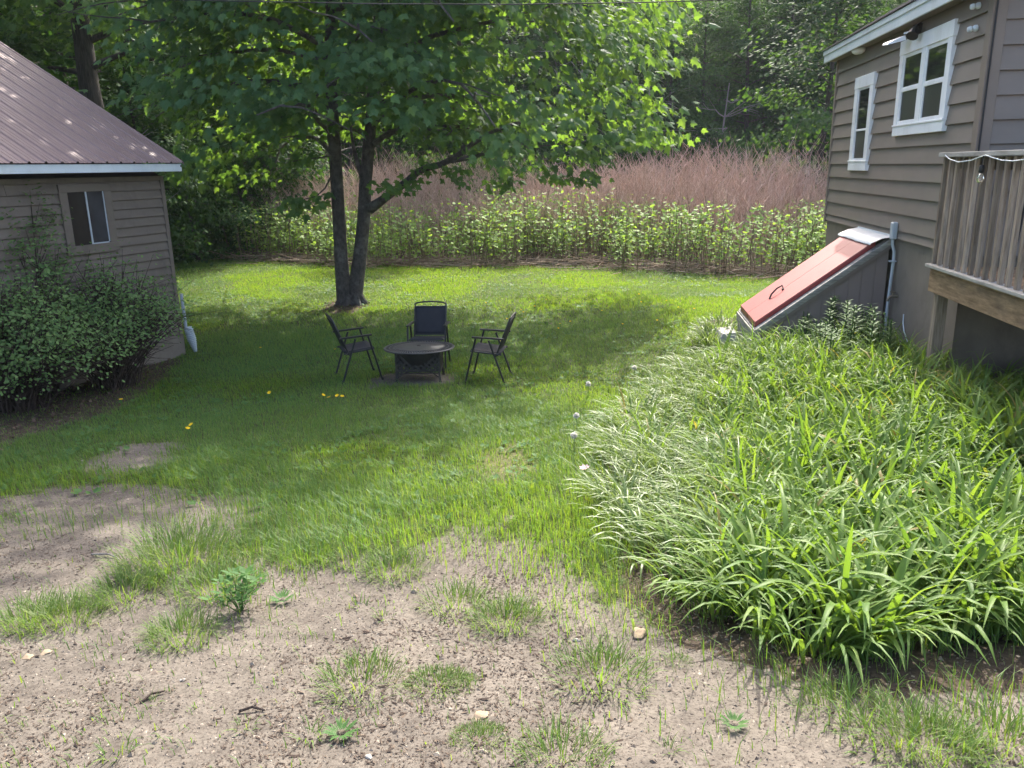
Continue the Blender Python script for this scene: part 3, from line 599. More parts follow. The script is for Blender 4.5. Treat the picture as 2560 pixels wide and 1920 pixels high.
# bare dead sapling branches in front of the wood at right
for nm, x, y, hh, lab in (('dead_tree', 6.6, 39.0, 7.5, 'pale bare dead tree with thin branches against the dark wood'), ('dead_tree', 9.6, 38.3, 6.0, 'slender dead tree standing nearest the house in the dark wood'), ('dead_tree', 3.4, 40.2, 8.2, 'bare grey sapling at the right edge of the maple crown')):
    w = MB(); q = limb_path((0, 0, 0), rng.uniform(0, 6), 1.45, hh, 8, 0.05, .1); w.tube(q, np.linspace(.085, .02, 9), 6)
    for i in range(16):
        j = rng.integers(2, 8); az = rng.uniform(0, 6.28); b = limb_path(q[j], az, rng.uniform(-.1, .8), rng.uniform(1.2, 3.2), 6, .3, .2); w.tube(b, np.linspace(.030, .007, 7), 4, False)
        for s2 in range(3): w.tube(limb_path(b[2+s2], az+rng.normal(0, .9), rng.uniform(-.3, .8), rng.uniform(.5, 1.3), 4, .2, .25), np.linspace(.014, .005, 5), 3, False)
    e = empty(nm, (x, y, g1(x, y)-.1), lab, 'dead tree'); w.build('trunk', M['greybark'], e, smooth=True)
# ------------------------------------------------------------------ the maple
MY = 16.75; MB0 = np.array([-3.40, MY, g1(-3.4, MY)])
maple = empty('maple_tree', tuple(MB0), 'two trunked maple with a broad leafy crown standing on the lawn', 'tree')
def px2(x, y): return ((700+x*860/2212)*2212/2560, (y*860/2212)*2212/2560)
def along(pts, Y, dy=0): return [aty(*px2(*p), Y+dy*i)-MB0 for i, p in enumerate(pts)]
ltr = [np.array([-.09, -.02, -.12]), np.array([-.10, 0, .10])]+along([(392, 1640), (375, 1330), (358, 1050), (345, 840), (332, 600), (318, 330), (335, 60)], MY)
rtr = [np.array([.10, .04, -.12]), np.array([.10, .04, .10])]+along([(515, 1640), (538, 1420), (548, 1200), (570, 950), (592, 700), (618, 400), (640, 60)], MY+.05)
for tr, dx in ((ltr, -.12), (rtr, .14)):
    for i in range(5): tr.append(tr[-1]+np.array([dx*(i+1)*.35+rng.normal(0, .08), rng.normal(0, .12), 1.15]))
w = MB(); w.tube(ltr, [.21, .165, .138, .130, .125, .120, .115, .108, .120, .105, .09, .07, .05, .03], 14)
w.build('trunk', M['bark'], maple, smooth=True)
w = MB(); w.tube(rtr, [.22, .17, .140, .134, .128, .120, .113, .105, .112, .10, .085, .065, .05, .03], 14)
kn = along([(520, 1350), (585, 1345), (545, 1185)], MY-.04)
w.build('trunk', M['bark'], maple, smooth=True)
# swollen root flare with a dark hollow
w = MB()
for a in np.linspace(0, 2*PI, 8)[:-1]:
    w.tube([(.04+.16*math.cos(a), .10*math.sin(a), .20), (.04+.27*math.cos(a), .2*math.sin(a), .06), (.04+.38*math.cos(a), .32*math.sin(a), -.05)], [.09, .065, .025], 8)
w.build('root_flare', M['bark'], maple, smooth=True)
big = along([(575, 1345), (660, 1285), (740, 1225), (820, 1165), (880, 1110), (940, 1080), (1030, 1060), (1120, 1015), (1230, 930), (1370, 845), (1520, 790), (1700, 800)], MY+.0, -.11)
w = MB(); w.tube(big, [.115, .088, .080, .075, .07, .068, .062, .055, .046, .038, .028, .012], 9)
w.tube(along([(1100, 1035), (1250, 1010), (1390, 955), (1560, 925), (1700, 900)], MY-.75, -.05), [.05, .04, .032, .022, .01], 7, False)
w.build('limb', M['bark'], maple, smooth=True)
w = MB(); w.tube(along([(545, 1200), (520, 1120), (490, 1020), (470, 930), (450, 800)], MY), [.06, .048, .04, .035, .022], 8)
w.tube([kn[2]+np.array([-.03, 0, -.05]), kn[2]+np.array([.02, 0, .06])], [.075, .06], 8); w.build('limb', M['bark'], maple, smooth=True)
tw = []
w = MB()
for pts, r in (([(330, 1130), (290, 1210), (235, 1262), (160, 1280), (90, 1330)], .022), ([(330, 1000), (250, 1015), (150, 1025), (20, 1050)], .02), ([(660, 835), (760, 845), (900, 832), (1100, 838), (1300, 815)], .035)):
    q = along(pts, MY-.1, -.12); w.tube(q, np.linspace(r, r*.3, len(q)), 6, False); tw += q[2:]
# hidden and half hidden limbs that carry the crown
limbs = []
for tr, n in ((ltr, 24), (rtr, 26)):
    tr = np.array(tr)
    for i in range(n):
        z = 2.9+8.2*(i+rng.random())/n; j = max(1, np.searchsorted(tr[:, 2], z)-1); j = min(j, len(tr)-2)
        p = tr[j]+(tr[j+1]-tr[j])*np.clip((z-tr[j, 2])/(tr[j+1, 2]-tr[j, 2]), 0, 1)
        az = i*2.4+rng.normal(0, .4)+(0 if n == 26 else 2.0)
        L = (5.3 if z < 7 else 3.9)*rng.uniform(.65, 1.1)*(1 if math.cos(az) < .2 else .95)
        q = limb_path(p, az, .30+.05*z*.6, L, 7, .75, .14); limbs.append(q)
        w.tube(q, np.linspace(.062 if z < 8 else .045, .010, 8), 6, False)
        for s2 in range(3):
            b = limb_path(q[2+s2*2], az+rng.choice([-1, 1])*rng.uniform(.5, 1.0), rng.uniform(-.1, .4), L*.35, 4, .4, .2); limbs.append(b); w.tube(b, np.linspace(.022, .006, 5), 4, False)
w.build('branches', M['bark'], maple, smooth=True)
def zmin(x, y):      # underside of the crown (world x,y -> local height)
    base = 3.05-.55*np.exp(-((x-.1)/1.1)**2)*(y < 16.5)+.35*np.exp(-((x+2.4)/.9)**2)-.75*sstep(-4.6, -6.2, x)-.25*sstep(1.6, 2.6, x)
    return base+.5*(fbm(x*1.1+5, y*1.1)-.5)+.25*sstep(16, 19, y)
cs = []
for q in limbs:
    for p in q[2:]:
        for b in range(4): cs.append(p+rng.normal(size=3)*np.array([.5, .5, .33]))
fx = rng.uniform(-5.6, 7.0, 1500); fy = rng.uniform(-3.9, 3.3, 1500); fz = rng.uniform(2.2, 6.6, 1500)
cs += list(np.stack([fx, fy, fz], -1))
cs = np.array(cs); wx = cs[:, 0]+MB0[0]; wy = cs[:, 1]+MB0[1]
rr = ((wx+2.2)/5.75)**2+((wy-16.4)/3.9)**2+np.maximum(0, (cs[:, 2]-5.5)/7.5)**2
thin = sstep(.3, 2.2, wx); k = (rng.random(len(cs)) < 1-.62*thin) & (np.abs(wy-15.3-1.9*thin) < 4.2-2.7*thin) & (cs[:, 2] < 9-3.0*thin) & (rr < 1.0+.25*(fbm(wx*.8, cs[:, 2]*.8)-.5)) & (cs[:, 2]-.2 > zmin(wx, wy)) & (fbm(wx*1.5+3, wy*1.2+cs[:, 2]*1.7) > .475) & ((wx > -7.0+.6*fbm(wy, cs[:, 2])) | (cs[:, 2] > 6)); cs = cs[k]
tp = np.stack([rng.uniform(-6.2, 4.6, 1500), rng.uniform(-4.6, 2.6, 1500), rng.uniform(6.4, 13.0, 1500)], -1); tx_ = tp[:, 0]+MB0[0]; ty_ = tp[:, 1]+MB0[1]
cs = np.concatenate([cs, tp[(((tx_+3.0)/4.3)**2+((ty_-15.6)/3.7)**2+np.maximum(0, (tp[:, 2]-8)/5)**2 < 1) & (fbm(tx_*1.2, tp[:, 2]*1.2+ty_) > .36)]])
lowc = cs[cs[:, 2] < 6.6]; hic = cs[cs[:, 2] >= 6.6]
out = lambda c: unit(np.stack([c[:, 0]*.35, c[:, 1]-.9, np.full(len(c), .15)], -1)*np.array([1, .8, 1]))
pl = [spray(lowc, 13, .50, .158, MAPLE, out(lowc), .4, .65, .55), spray(hic, 8, .7, .30, MAPLE, out(hic), .5, .5, .8)]
ex = np.array(tw+along([(700, 1190), (840, 1170), (930, 1100), (1100, 1110), (1150, 1130), (1400, 1150), (1440, 1180), (1460, 1120), (1520, 1110), (1700, 1080), (1760, 1110), (1860, 1130), (1950, 1140), (2010, 1140), (1890, 1000), (1960, 1010), (2050, 1010), (690, 1210), (60, 1290), (110, 1330)], MY-.5, -.03))
pl.append(spray(ex, 17, .30, .150, MAPLE, out(ex), .5, .6, .5))
edge = []
poly = np.array([(585, 0), (678, 0), (680, 60), (655, 92), (676, 125), (670, 152), (640, 148), (590, 165), (560, 150)])*2.1602
while len(edge) < 150:
    sx, sy = rng.uniform(550, 695)*2.16, rng.uniform(-25, 165)*2.16
    if pip(list(map(tuple, poly)), np.array([[sx, max(sy, 5)]]))[0]: edge.append(aty(sx, sy, rng.uniform(14.6, 20.4))-MB0)
edge = np.array(edge); pl.append(spray(edge, 10, .5, .18, MAPLE, out(edge), .45, .6, .55))
print('maple leaves', sum(len(a[1]) for a in pl)//len(MAPLE[1]), len(lowc), len(hic))
np_obj('crown', join(pl), M['maple'], maple)
# ================================================================== SHED
def frame(o, xd, z=0): return Matrix(((xd[0], -xd[1], 0, o[0]), (xd[1], xd[0], 0, o[1]), (0, 0, 1, z), (0, 0, 0, 1)))
MS = frame(SHED_O, SHED_D)                     # x along the wall (away), y into the shed
shed = empty('shed', (SHED_O[0], SHED_O[1], 0), 'taupe clapboard shed with a brown ribbed metal roof', 'shed')
def laps(mb, u0, u1, ztop, zbot, reveal, side, thick=.022, gap=.006):
    """clapboards on the plane y=0, proud to the side given (+1/-1)"""
    z = ztop
    while z > zbot+.01:
        zb = max(zbot, z-reveal); jit = random.uniform(-.0015, .0015)
        cut = random.uniform(u0+.6, u1-.4) if u1-u0 > 2.5 and random.random() < .55 else None
        segs = [(u0, u1)] if cut is None else [(u0, cut-.002), (cut+.002, u1)]; zt = z-(gap if z < ztop-.01 else 0)
        for s0, s1 in segs:
            y0, y1 = side*.004, side*(thick+jit)
            p = [(s0, 0, zb), (s1, 0, zb), (s1, y1, zb), (s0, y1, zb), (s0, 0, zt), (s1, 0, zt), (s1, y0, zt), (s0, y0, zt)]
            mb.hexa(p if side > 0 else [p[i] for i in (3, 2, 1, 0, 7, 6, 5, 4)])
        z = zb
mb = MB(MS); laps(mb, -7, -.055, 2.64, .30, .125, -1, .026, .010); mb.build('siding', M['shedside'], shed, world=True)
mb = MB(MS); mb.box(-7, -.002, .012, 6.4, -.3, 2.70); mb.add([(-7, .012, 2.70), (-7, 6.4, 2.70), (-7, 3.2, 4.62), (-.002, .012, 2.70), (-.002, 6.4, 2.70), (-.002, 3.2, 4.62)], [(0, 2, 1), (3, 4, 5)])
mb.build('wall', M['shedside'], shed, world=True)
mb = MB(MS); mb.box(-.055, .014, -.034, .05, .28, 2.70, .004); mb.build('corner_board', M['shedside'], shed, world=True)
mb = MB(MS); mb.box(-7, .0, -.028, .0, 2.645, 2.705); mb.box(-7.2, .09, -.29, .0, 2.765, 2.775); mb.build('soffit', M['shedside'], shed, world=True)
mb = MB(MS); mb.box(-7, .02, -.03, .01, -.35, .29); mb.build('foundation', M['concrete'], shed, world=True)
mb = MB(MS); mb.box(-7.25, .10, -.315, -.29, 2.765, 2.872, .003); mb.build('fascia', M['fascia'], shed, world=True)
# ribbed roof sheets
tanr = .566; ridge_y = 3.25; prof = []; u = .125
while u > -7.3:
    prof += [(u, 0), (u-.010, .020), (u-.032, .020), (u-.045, 0), (u-.100, 0), (u-.104, .005), (u-.112, .005), (u-.116, 0), (u-.158, 0), (u-.162, .005), (u-.170, .005), (u-.174, 0)]; u -= .2286
mb = MB(MS)
for sgn in (1, -1):
    ye = -.345 if sgn == 1 else 2*ridge_y+.345
    vs = []
    for (a, h) in prof:
        ze = 2.885
        vs += [(a, ye, ze+h), (a, ridge_y, ze+(ridge_y+.345)*tanr+h)]
    fs = [(2*i, 2*i+1, 2*i+3, 2*i+2) for i in range(len(prof)-1)]
    mb.add(vs, fs if sgn == 1 else [f[::-1] for f in fs])
    mb.add([(.125, ye, 2.885), (.125, ridge_y, 2.885+(ridge_y+.345)*tanr), (.125, ridge_y, 2.86+(ridge_y+.345)*tanr), (.125, ye, 2.86)], [(0, 1, 2, 3)])
roof = mb.build('roof', M['roofmetal'], shed, world=True)
mb = MB(MS); zr = 2.91+(ridge_y+.345)*tanr
mb.add([(.15, ridge_y-.18, zr-.10), (.15, ridge_y, zr+.02), (.15, ridge_y+.18, zr-.10), (-7.3, ridge_y-.18, zr-.10), (-7.3, ridge_y, zr+.02), (-7.3, ridge_y+.18, zr-.10)], [(0, 1, 4, 3), (1, 2, 5, 4), (0, 2, 1)])
rc = mb.build('ridge_cap', M['roofmetal'], roof); rc.matrix_parent_inverse = roof.matrix_parent_inverse.copy() if False else Matrix()
rc.parent = roof; rc.matrix_parent_inverse = (Matrix.Translation(shed.location) @ roof.matrix_parent_inverse).inverted()
mb = MB(MS); mb.bar((.085, -.30, 2.80), (.085, ridge_y, 2.80+(ridge_y+.30)*tanr), .02, .11, (0, -tanr, 1)); mb.build('rake_board', M['shedside'], shed, world=True)
# window
mb = MB(MS); w0, w1, z0, z1 = -1.81, -.99, 1.72, 2.625
mb.box(w0, w0+.12, -.040, -.0, z0+.12, z1-.10, .003); mb.box(w1-.12, w1, -.040, -.0, z0+.12, z1-.10, .003); mb.box(w0, w1, -.042, 0, z1-.10, z1, .003); mb.box(w0-.01, w1+.01, -.046, 0, z0, z0+.12, .003)
win = mb.build('window', M['shedside'], shed, world=True)
def sub(mbx, name, mat, par, root, **k):
    o = mbx.build(name, mat, None, **k); o.parent = par
    o.matrix_parent_inverse = (Matrix.Translation(root.location) @ par.matrix_parent_inverse).inverted(); return o
cx = -1.40
mb = MB(MS); mb.box(w0+.12, cx-.014, -.026, -.022, z0+.12, z1-.10); sub(mb, 'pane', M['glass'], win, shed)
mb = MB(MS); mb.box(cx+.014, w1-.12, -.026, -.022, z0+.12, z1-.10); sub(mb, 'pane', M['curtain'], win, shed)
mb = MB(MS); mb.box(cx-.012, cx+.012, -.032, -.022, z0+.12, z1-.10); mb.box(w1-.137, w1-.12, -.031, -.022, z0+.135, z1-.10); mb.box(cx+.012, w1-.137, -.031, -.022, z0+.12, z0+.135); sub(mb, 'sash', M['pipe'], win, shed)
# downspout at the corner with a ribbed flexible end
mb = MB(MS); mb.tube([(.055, -.055, .95), (.055, -.055, .70), (.058, -.06, .36)], .026, 10); ds = mb.build('downspout', M['pipe'], shed, world=True, smooth=True)
mb = MB(MS); pts = []; rad = []
for i in range(29):
    t = i/28; z = .42-.40*t; pts.append((.10+.05*t, -.06-.05*t, z)); rad.append((.072-.045*max(0, (t-.5)/.5))*(1.0 if i % 2 else .80))
mb.tube(pts, rad, 14); sub(mb, 'flexible_end', M['whitepipe'], ds, shed, smooth=False)
# ================================================================== HOUSE
MHm = frame(HC, HU)                            # x along the side wall (away), y outward, z up
house = empty('house', (HC[0], HC[1], .4), 'taupe house with wide lap siding and white trimmed windows', 'house')
UL = 5.30
mb = MB(MHm); laps(mb, .085, UL-.06, 4.20, 1.865, .1868, 1, .030); mb.build('siding', M['siding'], house, world=True)
MB2 = frame(HC, (-HV[0], -HV[1]))              # front wall: x runs to the left, y toward the viewer side
MB2 = Matrix(((HV[0], -HU[0], 0, HC[0]), (HV[1], -HU[1], 0, HC[1]), (0, 0, 1, 0), (0, 0, 0, 1)))   # x right, y toward the viewer, z up
mb = MB(MB2); laps(mb, .085, 4.6, 4.76, 1.865, .1868*1.12, 1, .030); mb.build('siding', M['siding'], house, world=True)
mb = MB(MHm); mb.box(.0, UL, -5, 0-.001, 1.84, 4.205); mb.add([(.0, -.02, 4.2), (.0, -5, 4.2), (.0, -2.6, 5.75), (UL, -.02, 4.2), (UL, -5, 4.2), (UL, -2.6, 5.75)], [(0, 2, 1), (3, 4, 5)])
mb.build('wall', M['siding'], house, world=True)
mb = MB(MHm); mb.box(-.034, .085, .0, .036, 1.83, 4.205, .004); mb.box(-.034, .0, -.085, .0, 1.83, 4.205, .004); mb.build('corner_board', M['trim'], house, world=True)
mb = MB(MHm); mb.box(UL-.06, UL+.012, .0, .036, 1.83, 4.205, .004); mb.build('corner_board', M['trim'], house, world=True)
mb = MB(MHm); mb.box(.03, UL-.03, -4.9, -.012, -.2, 1.845); mb.build('foundation', M['concrete'], house, world=True)
mb = MB(MHm); mb.box(-.40, UL+.15, .0, .165, 4.206, 4.216); mb.build('soffit', M['trim'], house, world=True)
mb = MB(MHm); mb.box(-.42, UL+.16, .165, .190, 4.185, 4.345, .003); mb.box(-.42, UL+.165, .190, .206, 4.29, 4.352, .002); mb.build('fascia', M['fascia'], house, world=True)
mb = MB(MHm); t3 = .56; rows = 20; wroof = 2.9
for i in range(rows):
    a = .225-(i*wroof/rows); b = .225-((i+1)*wroof/rows)-.03
    za = 4.372+(.225-a)*t3; zb = 4.372+(.225-b)*t3-.012
    off = random.uniform(-.01, .01)
    mb.hexa([(-.45, a, za-.012), (UL+.19+off, a, za-.012), (UL+.19+off, b, zb-.012), (-.45, b, zb-.012), (-.45, a, za), (UL+.19+off, a, za), (UL+.19+off, b, zb), (-.45, b, zb)])
mb.add([(-.45, .225-wroof, 4.372+wroof*t3), (UL+.19, .225-wroof, 4.372+wroof*t3), (UL+.19, -5.3, 4.3), (-.45, -5.3, 4.3)], [(0, 1, 2, 3)])
mb.build('roof', M['shingle'], house, world=True)
for uu in (UL+.10, -.40):
    mb = MB(MHm); mb.bar((uu, .17, 4.275), (uu, .225-wroof, 4.275+(wroof-.055)*t3), .024, .17, (0, t3, 1)); mb.build('rake_board', M['fascia'], house, world=True)
def dh_window(u0, u1, z0, z1, nunits, side, head, foot):
    mb = MB(MHm)
    mb.box(u0, u0+side, .0, .052, z0+foot, z1-head, .003); mb.box(u1-side, u1, .0, .052, z0+foot, z1-head, .003)
    mb.box(u0-.012, u1+.012, .0, .056, z1-head, z1, .003); mb.box(u0, u1, .0, .056, z0, z0+foot, .003); mb.box(u0-.005, u1+.005, .0, .066, z0+foot-.022, z0+foot-.001, .003)
    fr = mb.build('window', M['white'], house, world=True)
    i0, i1 = u0+side, u1-side; mul = .115; wd = (i1-i0-mul*(nunits-1))/nunits
    for k in range(nunits):
        a = i0+k*(wd+mul); b = a+wd
        if k: 
            m2 = MB(MHm); m2.box(a-mul, a, .0, .050, z0+foot, z1-head, .003); sub(m2, 'mullion', M['white'], fr, house)
        zm = z0+foot+(z1-head-z0-foot)*(.5 if nunits > 1 else .42); st = .038 if nunits > 1 else .026
        for (lo, hi, yy, gm) in ((zm-.012, z1-head, .040, 'glass'), (z0+foot, zm+.012, .046, 'screen')):
            m2 = MB(MHm); m2.box(a, a+st, .026, yy, lo, hi, .002); m2.box(b-st, b, .026, yy, lo, hi, .002); m2.box(a+st, b-st, .026, yy-.001, lo, lo+st, .002); m2.box(a+st, b-st, .026, yy-.001, hi-st, hi, .002)
            sub(m2, 'sash', M['white'], fr, house)
            m2 = MB(MHm); m2.box(a+st, b-st, .024, .031, lo+st, hi-st); sub(m2, 'pane', M[gm], fr, house)
dh_window(.78, 2.32, 3.02, 4.06, 2, .115, .155, .125)
dh_window(3.27, 4.11, 2.62, 3.84, 1, .150, .150, .135)
mb = MB(MHm); mb.tube([(-.045, .012, 4.3), (-.046, .012, 3.2), (-.045, .010, 2.0)], .008, 6); mb.build('cable', M['wirecover'], house, world=True)
mb = MB(MHm); mb.tube([(1.42, .0, 1.05), (1.40, .002, .95), (1.33, .004, .86), (1.18, .004, .78)], .007, 6); mb.build('hose_line', M['fascia'], house, world=True)
# lamps and fittings on the house wall
e = empty('security_light', tuple(MHm @ Vector((1.82, .03, 4.13))), 'dark two headed security light with white hood above the double window', 'floodlight')
mb = MB(); mb.lathe([(.0, -.02), (.055, -.02), (.055, .02), (.0, .02)], n=16); b0 = mb.build('base_plate', M['wirecover'], e); b0.rotation_euler = (PI/2, 0, 0)
for s_, mt, nm in ((1, 'white', 'lamp_head'), (-1, 'wirecover', 'lamp_head')):
    mb = MB(); mb.tube([(0, 0, 0), (-.05, .05*s_, -.02), (-.10, .14*s_, -.03)], .011, 6)
    if s_ > 0: mb.hexa([(-.08, .12, -.10), (-.26, .16, -.14), (-.26, .30, -.13), (-.08, .30, -.09), (-.09, .13, -.05), (-.25, .17, -.12), (-.25, .30, -.11), (-.09, .30, -.05)])
    else: mb.tube([(-.09, -.10, .0), (-.12, -.13, -.05), (-.15, -.16, -.10)], [.03, .05, .062], 12)
    mb.build(nm, M[mt], e)
mb = MB(); mb.tube([(-.02, -.02, .0), (-.06, -.03, -.05), (-.08, -.03, -.09)], [.015, .025, .02], 8); mb.build('sensor', M['wirecover'], e)
mb = MB(); mb.lathe([(.0, -.07), (.05, -.065), (.085, -.04), (.095, -.01), (.09, .012), (.0, .012)], n=24)
o = mb.build('eave_light', M['white'], None, origin=None, smooth=True); o.location = tuple(MHm @ Vector((3.96, .09, 4.19))); o.scale = (.8, 1.5, .85)
set_props(o, 'white oval lamp under the eave above the narrow window', 'eave lamp')
for zz, lab in ((4.085, 'upper white porcelain wire holder on the corner of the house'), (3.895, 'lower white porcelain wire holder on the corner of the house')):
    mb = MB(); mb.lathe([(.0, -.05), (.022, -.045), (.028, -.02), (.018, -.005), (.030, .012), (.028, .035), (.0, .04)], n=14)
    o = mb.build('wire_holder', M['fascia'], smooth=True); o.location = tuple(MHm @ Vector((.28, .065, zz))); o.rotation_euler = (PI/2.2, 0, math.atan2(HU[1], HU[0]))
    set_props(o, lab, 'wire holder')
e = empty('conduit_pipe', tuple(MHm @ Vector((1.86, .05, g1(4.5, 9.45)))), 'grey plastic conduit pipe running down the house foundation', 'pipe'); zb = g1(4.5, 9.45)
mb = MB(); R2 = Matrix.Rotation(math.atan2(HU[1], HU[0]), 4, 'Z'); mb.M = R2
mb.tube([(0, 0, -.1), (0, -.005, .6), (0, -.02, 1.20), (-.005, -.015, 1.28), (-.004, .012, 1.36), (0, .014, 1.45)], .018, 12); mb.build('pipe', M['pipe'], e, smooth=True)
mb = MB(R2); mb.box(-.045, .045, -.02, .045, 1.42, 1.62, .012); mb.build('fitting', M['pipe'], e)
mb = MB(R2); mb.box(-.03, .03, -.045, .03, 1.16, 1.175); mb.build('strap', M['pipe'], e)
e = empty('tap', tuple(MHm @ Vector((1.70, .0, 1.21))), 'small metal garden tap on the house foundation beside the conduit', 'tap')
mb = MB(R2); mb.tube([(0, -.02, 0), (0, .07, 0), (0, .10, -.03), (0, .105, -.06)], .016, 10); mb.build('spout', M['brass'], e, smooth=True)
mb = MB(R2); mb.tube([(0, .05, 0), (0, .05, .05)], .008, 8); mb.lathe([(.0, .045), (.032, .045), (.032, .057), (.0, .057)], (0, .05, 0), 12); mb.build('handle', M['brass'], e)
# ------------------------------------------------------------------ bulkhead
bz = g1(3.1, 10.3)
bulk = empty('bulkhead', tuple(MHm @ Vector((2.7, 1.5, bz))), 'sloping red cellar bulkhead with grey sides against the house', 'bulkhead')
zs_ = lambda o: 1.96-.748*o
bu0, bu1 = 2.10, 3.30; um = 2.70
for a, b in ((bu0-.03, um-.004), (um+.004, bu1+.02)):
    mb = MB(MHm); o0, o1 = .19, 1.53
    mb.hexa([(a, o0, zs_(o0)-.012), (b, o0, zs_(o0)-.012), (b, o1, zs_(o1)-.012), (a, o1, zs_(o1)-.012), (a, o0, zs_(o0)+.008), (b, o0, zs_(o0)+.008), (b, o1, zs_(o1)+.008), (a, o1, zs_(o1)+.008)])
    dr = mb.build('door', M['red'], bulk, world=True)
    m2 = MB(MHm)
    e0, e1 = (a, a+.012) if a < um-.1 else (b-.012, b)
    m2.hexa([(e0, o0, zs_(o0)-.062), (e1, o0, zs_(o0)-.062), (e1, o1, zs_(o1)-.062), (e0, o1, zs_(o1)-.062), (e0, o0, zs_(o0)-.0125), (e1, o0, zs_(o0)-.0125), (e1, o1, zs_(o1)-.0125), (e0, o1, zs_(o1)-.0125)])
    m2.box(a+.013, b-.013, o1-.014, o1-.001, zs_(o1)-.06, zs_(o1)-.0125); sub(m2, 'lip', M['reddark'], dr, bulk)
    if a < um-.1:
        m2 = MB(MHm); hu = um-.05; ha, hb = 1.10, 1.27
        m2.tube([(hu, ha, zs_(ha)+.008), (hu, ha+.02, zs_(ha)+.06), (hu, (ha+hb)/2, zs_((ha+hb)/2)+.085), (hu, hb-.02, zs_(hb)+.07), (hu, hb, zs_(hb)+.008)], .011, 8)
        m2.box(hu-.018, hu+.018, ha-.03, ha+.02, zs_(ha)-.005, zs_(ha)+.02); sub(m2, 'handle', M['black'], dr, bulk, smooth=True)
def slopebar(u0, u1, o0, o1, t0, t1, mat, nm):
    mb = MB(MHm); mb.hexa([(u0, o0, zs_(o0)-t1), (u1, o0, zs_(o0)-t1), (u1, o1, zs_(o1)-t1), (u0, o1, zs_(o1)-t1), (u0, o0, zs_(o0)-t0), (u1, o0, zs_(o0)-t0), (u1, o1, zs_(o1)-t0), (u0, o1, zs_(o1)-t0)]); return mb.build(nm, M[mat], bulk, world=True)
slopebar(1.955, 2.095, .035, 1.535, .066, .105, 'greywood', 'frame'); slopebar(1.972, 2.09, .035, 1.52, .107, .150, 'greywood', 'frame')
slopebar(1.990, 2.085, .035, 1.50, .152, .20, 'bulkside', 'frame'); slopebar(3.31, 3.44, .035, 1.535, .066, .12, 'greywood', 'frame')
for us, out in ((2.02, 0), (3.36, 1)):
    mb = MB(MHm); n = 10
    for i in range(n):
        a, b = .035+i*1.455/n+.007, .035+(i+1)*1.455/n-.007
        mb.hexa([(us, a, bz-.3), (us+.05, a, bz-.3), (us+.05, b, bz-.3), (us, b, bz-.3), (us, a, zs_(a)-.18), (us+.05, a, zs_(a)-.18), (us+.05, b, zs_(b)-.18), (us, b, zs_(b)-.18)])
    mb.box(us+.008, us+.045, .04, 1.48, bz-.3, bz+.05)
    mb.hexa([(us+.008, .04, bz), (us+.045, .04, bz), (us+.045, 1.48, bz), (us+.008, 1.48, bz), (us+.008, .04, zs_(.04)-.2), (us+.045, .04, zs_(.04)-.2), (us+.045, 1.48, zs_(1.48)-.2), (us+.008, 1.48, zs_(1.48)-.2)])
    mb.build('side_wall', M['bulkside'], bulk, world=True)
mb = MB(MHm); mb.box(2.0, 3.42, 1.49, 1.545, bz-.3, zs_(1.545)-.07, .004); mb.box(1.985, 3.43, 1.547, 1.565, bz+.22, zs_(1.565)-.075, .003); mb.build('front_wall', M['greywood'], bulk, world=True)
mb = MB(MHm); vs = []; N = 14
for i in range(N+1):
    u = 1.95+i*(3.42-1.95)/N; w_ = .003*math.sin(i*1.9)+.002*math.sin(i*.7+1)+.010
    vs += [(u, .030, 1.895), (u, .040, 1.872+w_*.3), (u, .16, 1.842+w_), (u+.004*math.sin(i), .275, 1.788+w_), (u+.004*math.sin(i), .285, 1.768+w_)]
mb.add(vs, [(5*i+j, 5*i+5+j, 5*i+6+j, 5*i+1+j) for i in range(N) for j in range(4)]); mb.build('flashing', M['flash'], bulk, world=True, smooth=True)
mb = MB(MHm); mb.hexa([(2.92, 1.60, bz-.1), (3.42, 1.60, bz-.1), (3.42, 1.95, bz-.1), (2.92, 1.90, bz-.1), (2.95, 1.62, bz+.13), (3.40, 1.62, bz+.13), (3.40, 1.86, bz+.11), (2.95, 1.80, bz+.11)])
o = mb.build('splash_block', M['cement']); set_props(o, 'pale cement block lying at the foot of the red bulkhead', 'block')
# ================================================================== DECK
deck = empty('deck', tuple(MHm @ Vector((-.1, .22, .5))), 'weathered wooden deck with slatted railing on a post beside the house', 'deck')
dl = -4.3
mb = MB(MHm); mb.box(dl, -.02, .252, .296, 1.535, 1.736, .004); mb.build('beam', M['wood_b'], deck, world=True)
mb = MB(MHm)
for i in range(28):
    a = .30-i*.145; mb.box(dl, -.03, a-.142, a, 1.738, 1.764, .003)
mb.build('floor', M['wood_b'], deck, world=True)
mb = MB(MHm); mb.box(dl-.02, -.01, .228, .345, 1.766, 1.797, .004); mb.build('bottom_rail', M['wood_top'], deck, world=True)
mb = MB(MHm)
for uu in np.arange(dl+.3, -.1, .42): mb.box(uu, uu+.04, -3.5, .25, 1.55, 1.736)
mb.build('joists', M['wood_b'], deck, world=True)
for uu in (-.155, -2.2, -4.2):
    gp = MHm @ Vector((uu, .2, 0)); mb = MB(MHm); mb.box(uu, uu+.105, .150, .250, g1(gp[0], gp[1])-.3, 1.734, .005); mb.build('post', M['wood_v'], deck, world=True)
mb = MB(MHm); mb.box(-.125, -.030, .170, .262, 1.798, 2.765, .004); mb.build('rail_post', M['wood_v'], deck, world=True)
mb = MB(MHm); mb.box(-2.2, -2.105, .170, .262, 1.798, 2.765, .004); mb.build('rail_post', M['wood_v'], deck, world=True)
mb = MB(MHm); mb.box(dl-.02, .0, .145, .335, 2.767, 2.808, .005); mb.build('top_rail', M['wood_top'], deck, world=True)
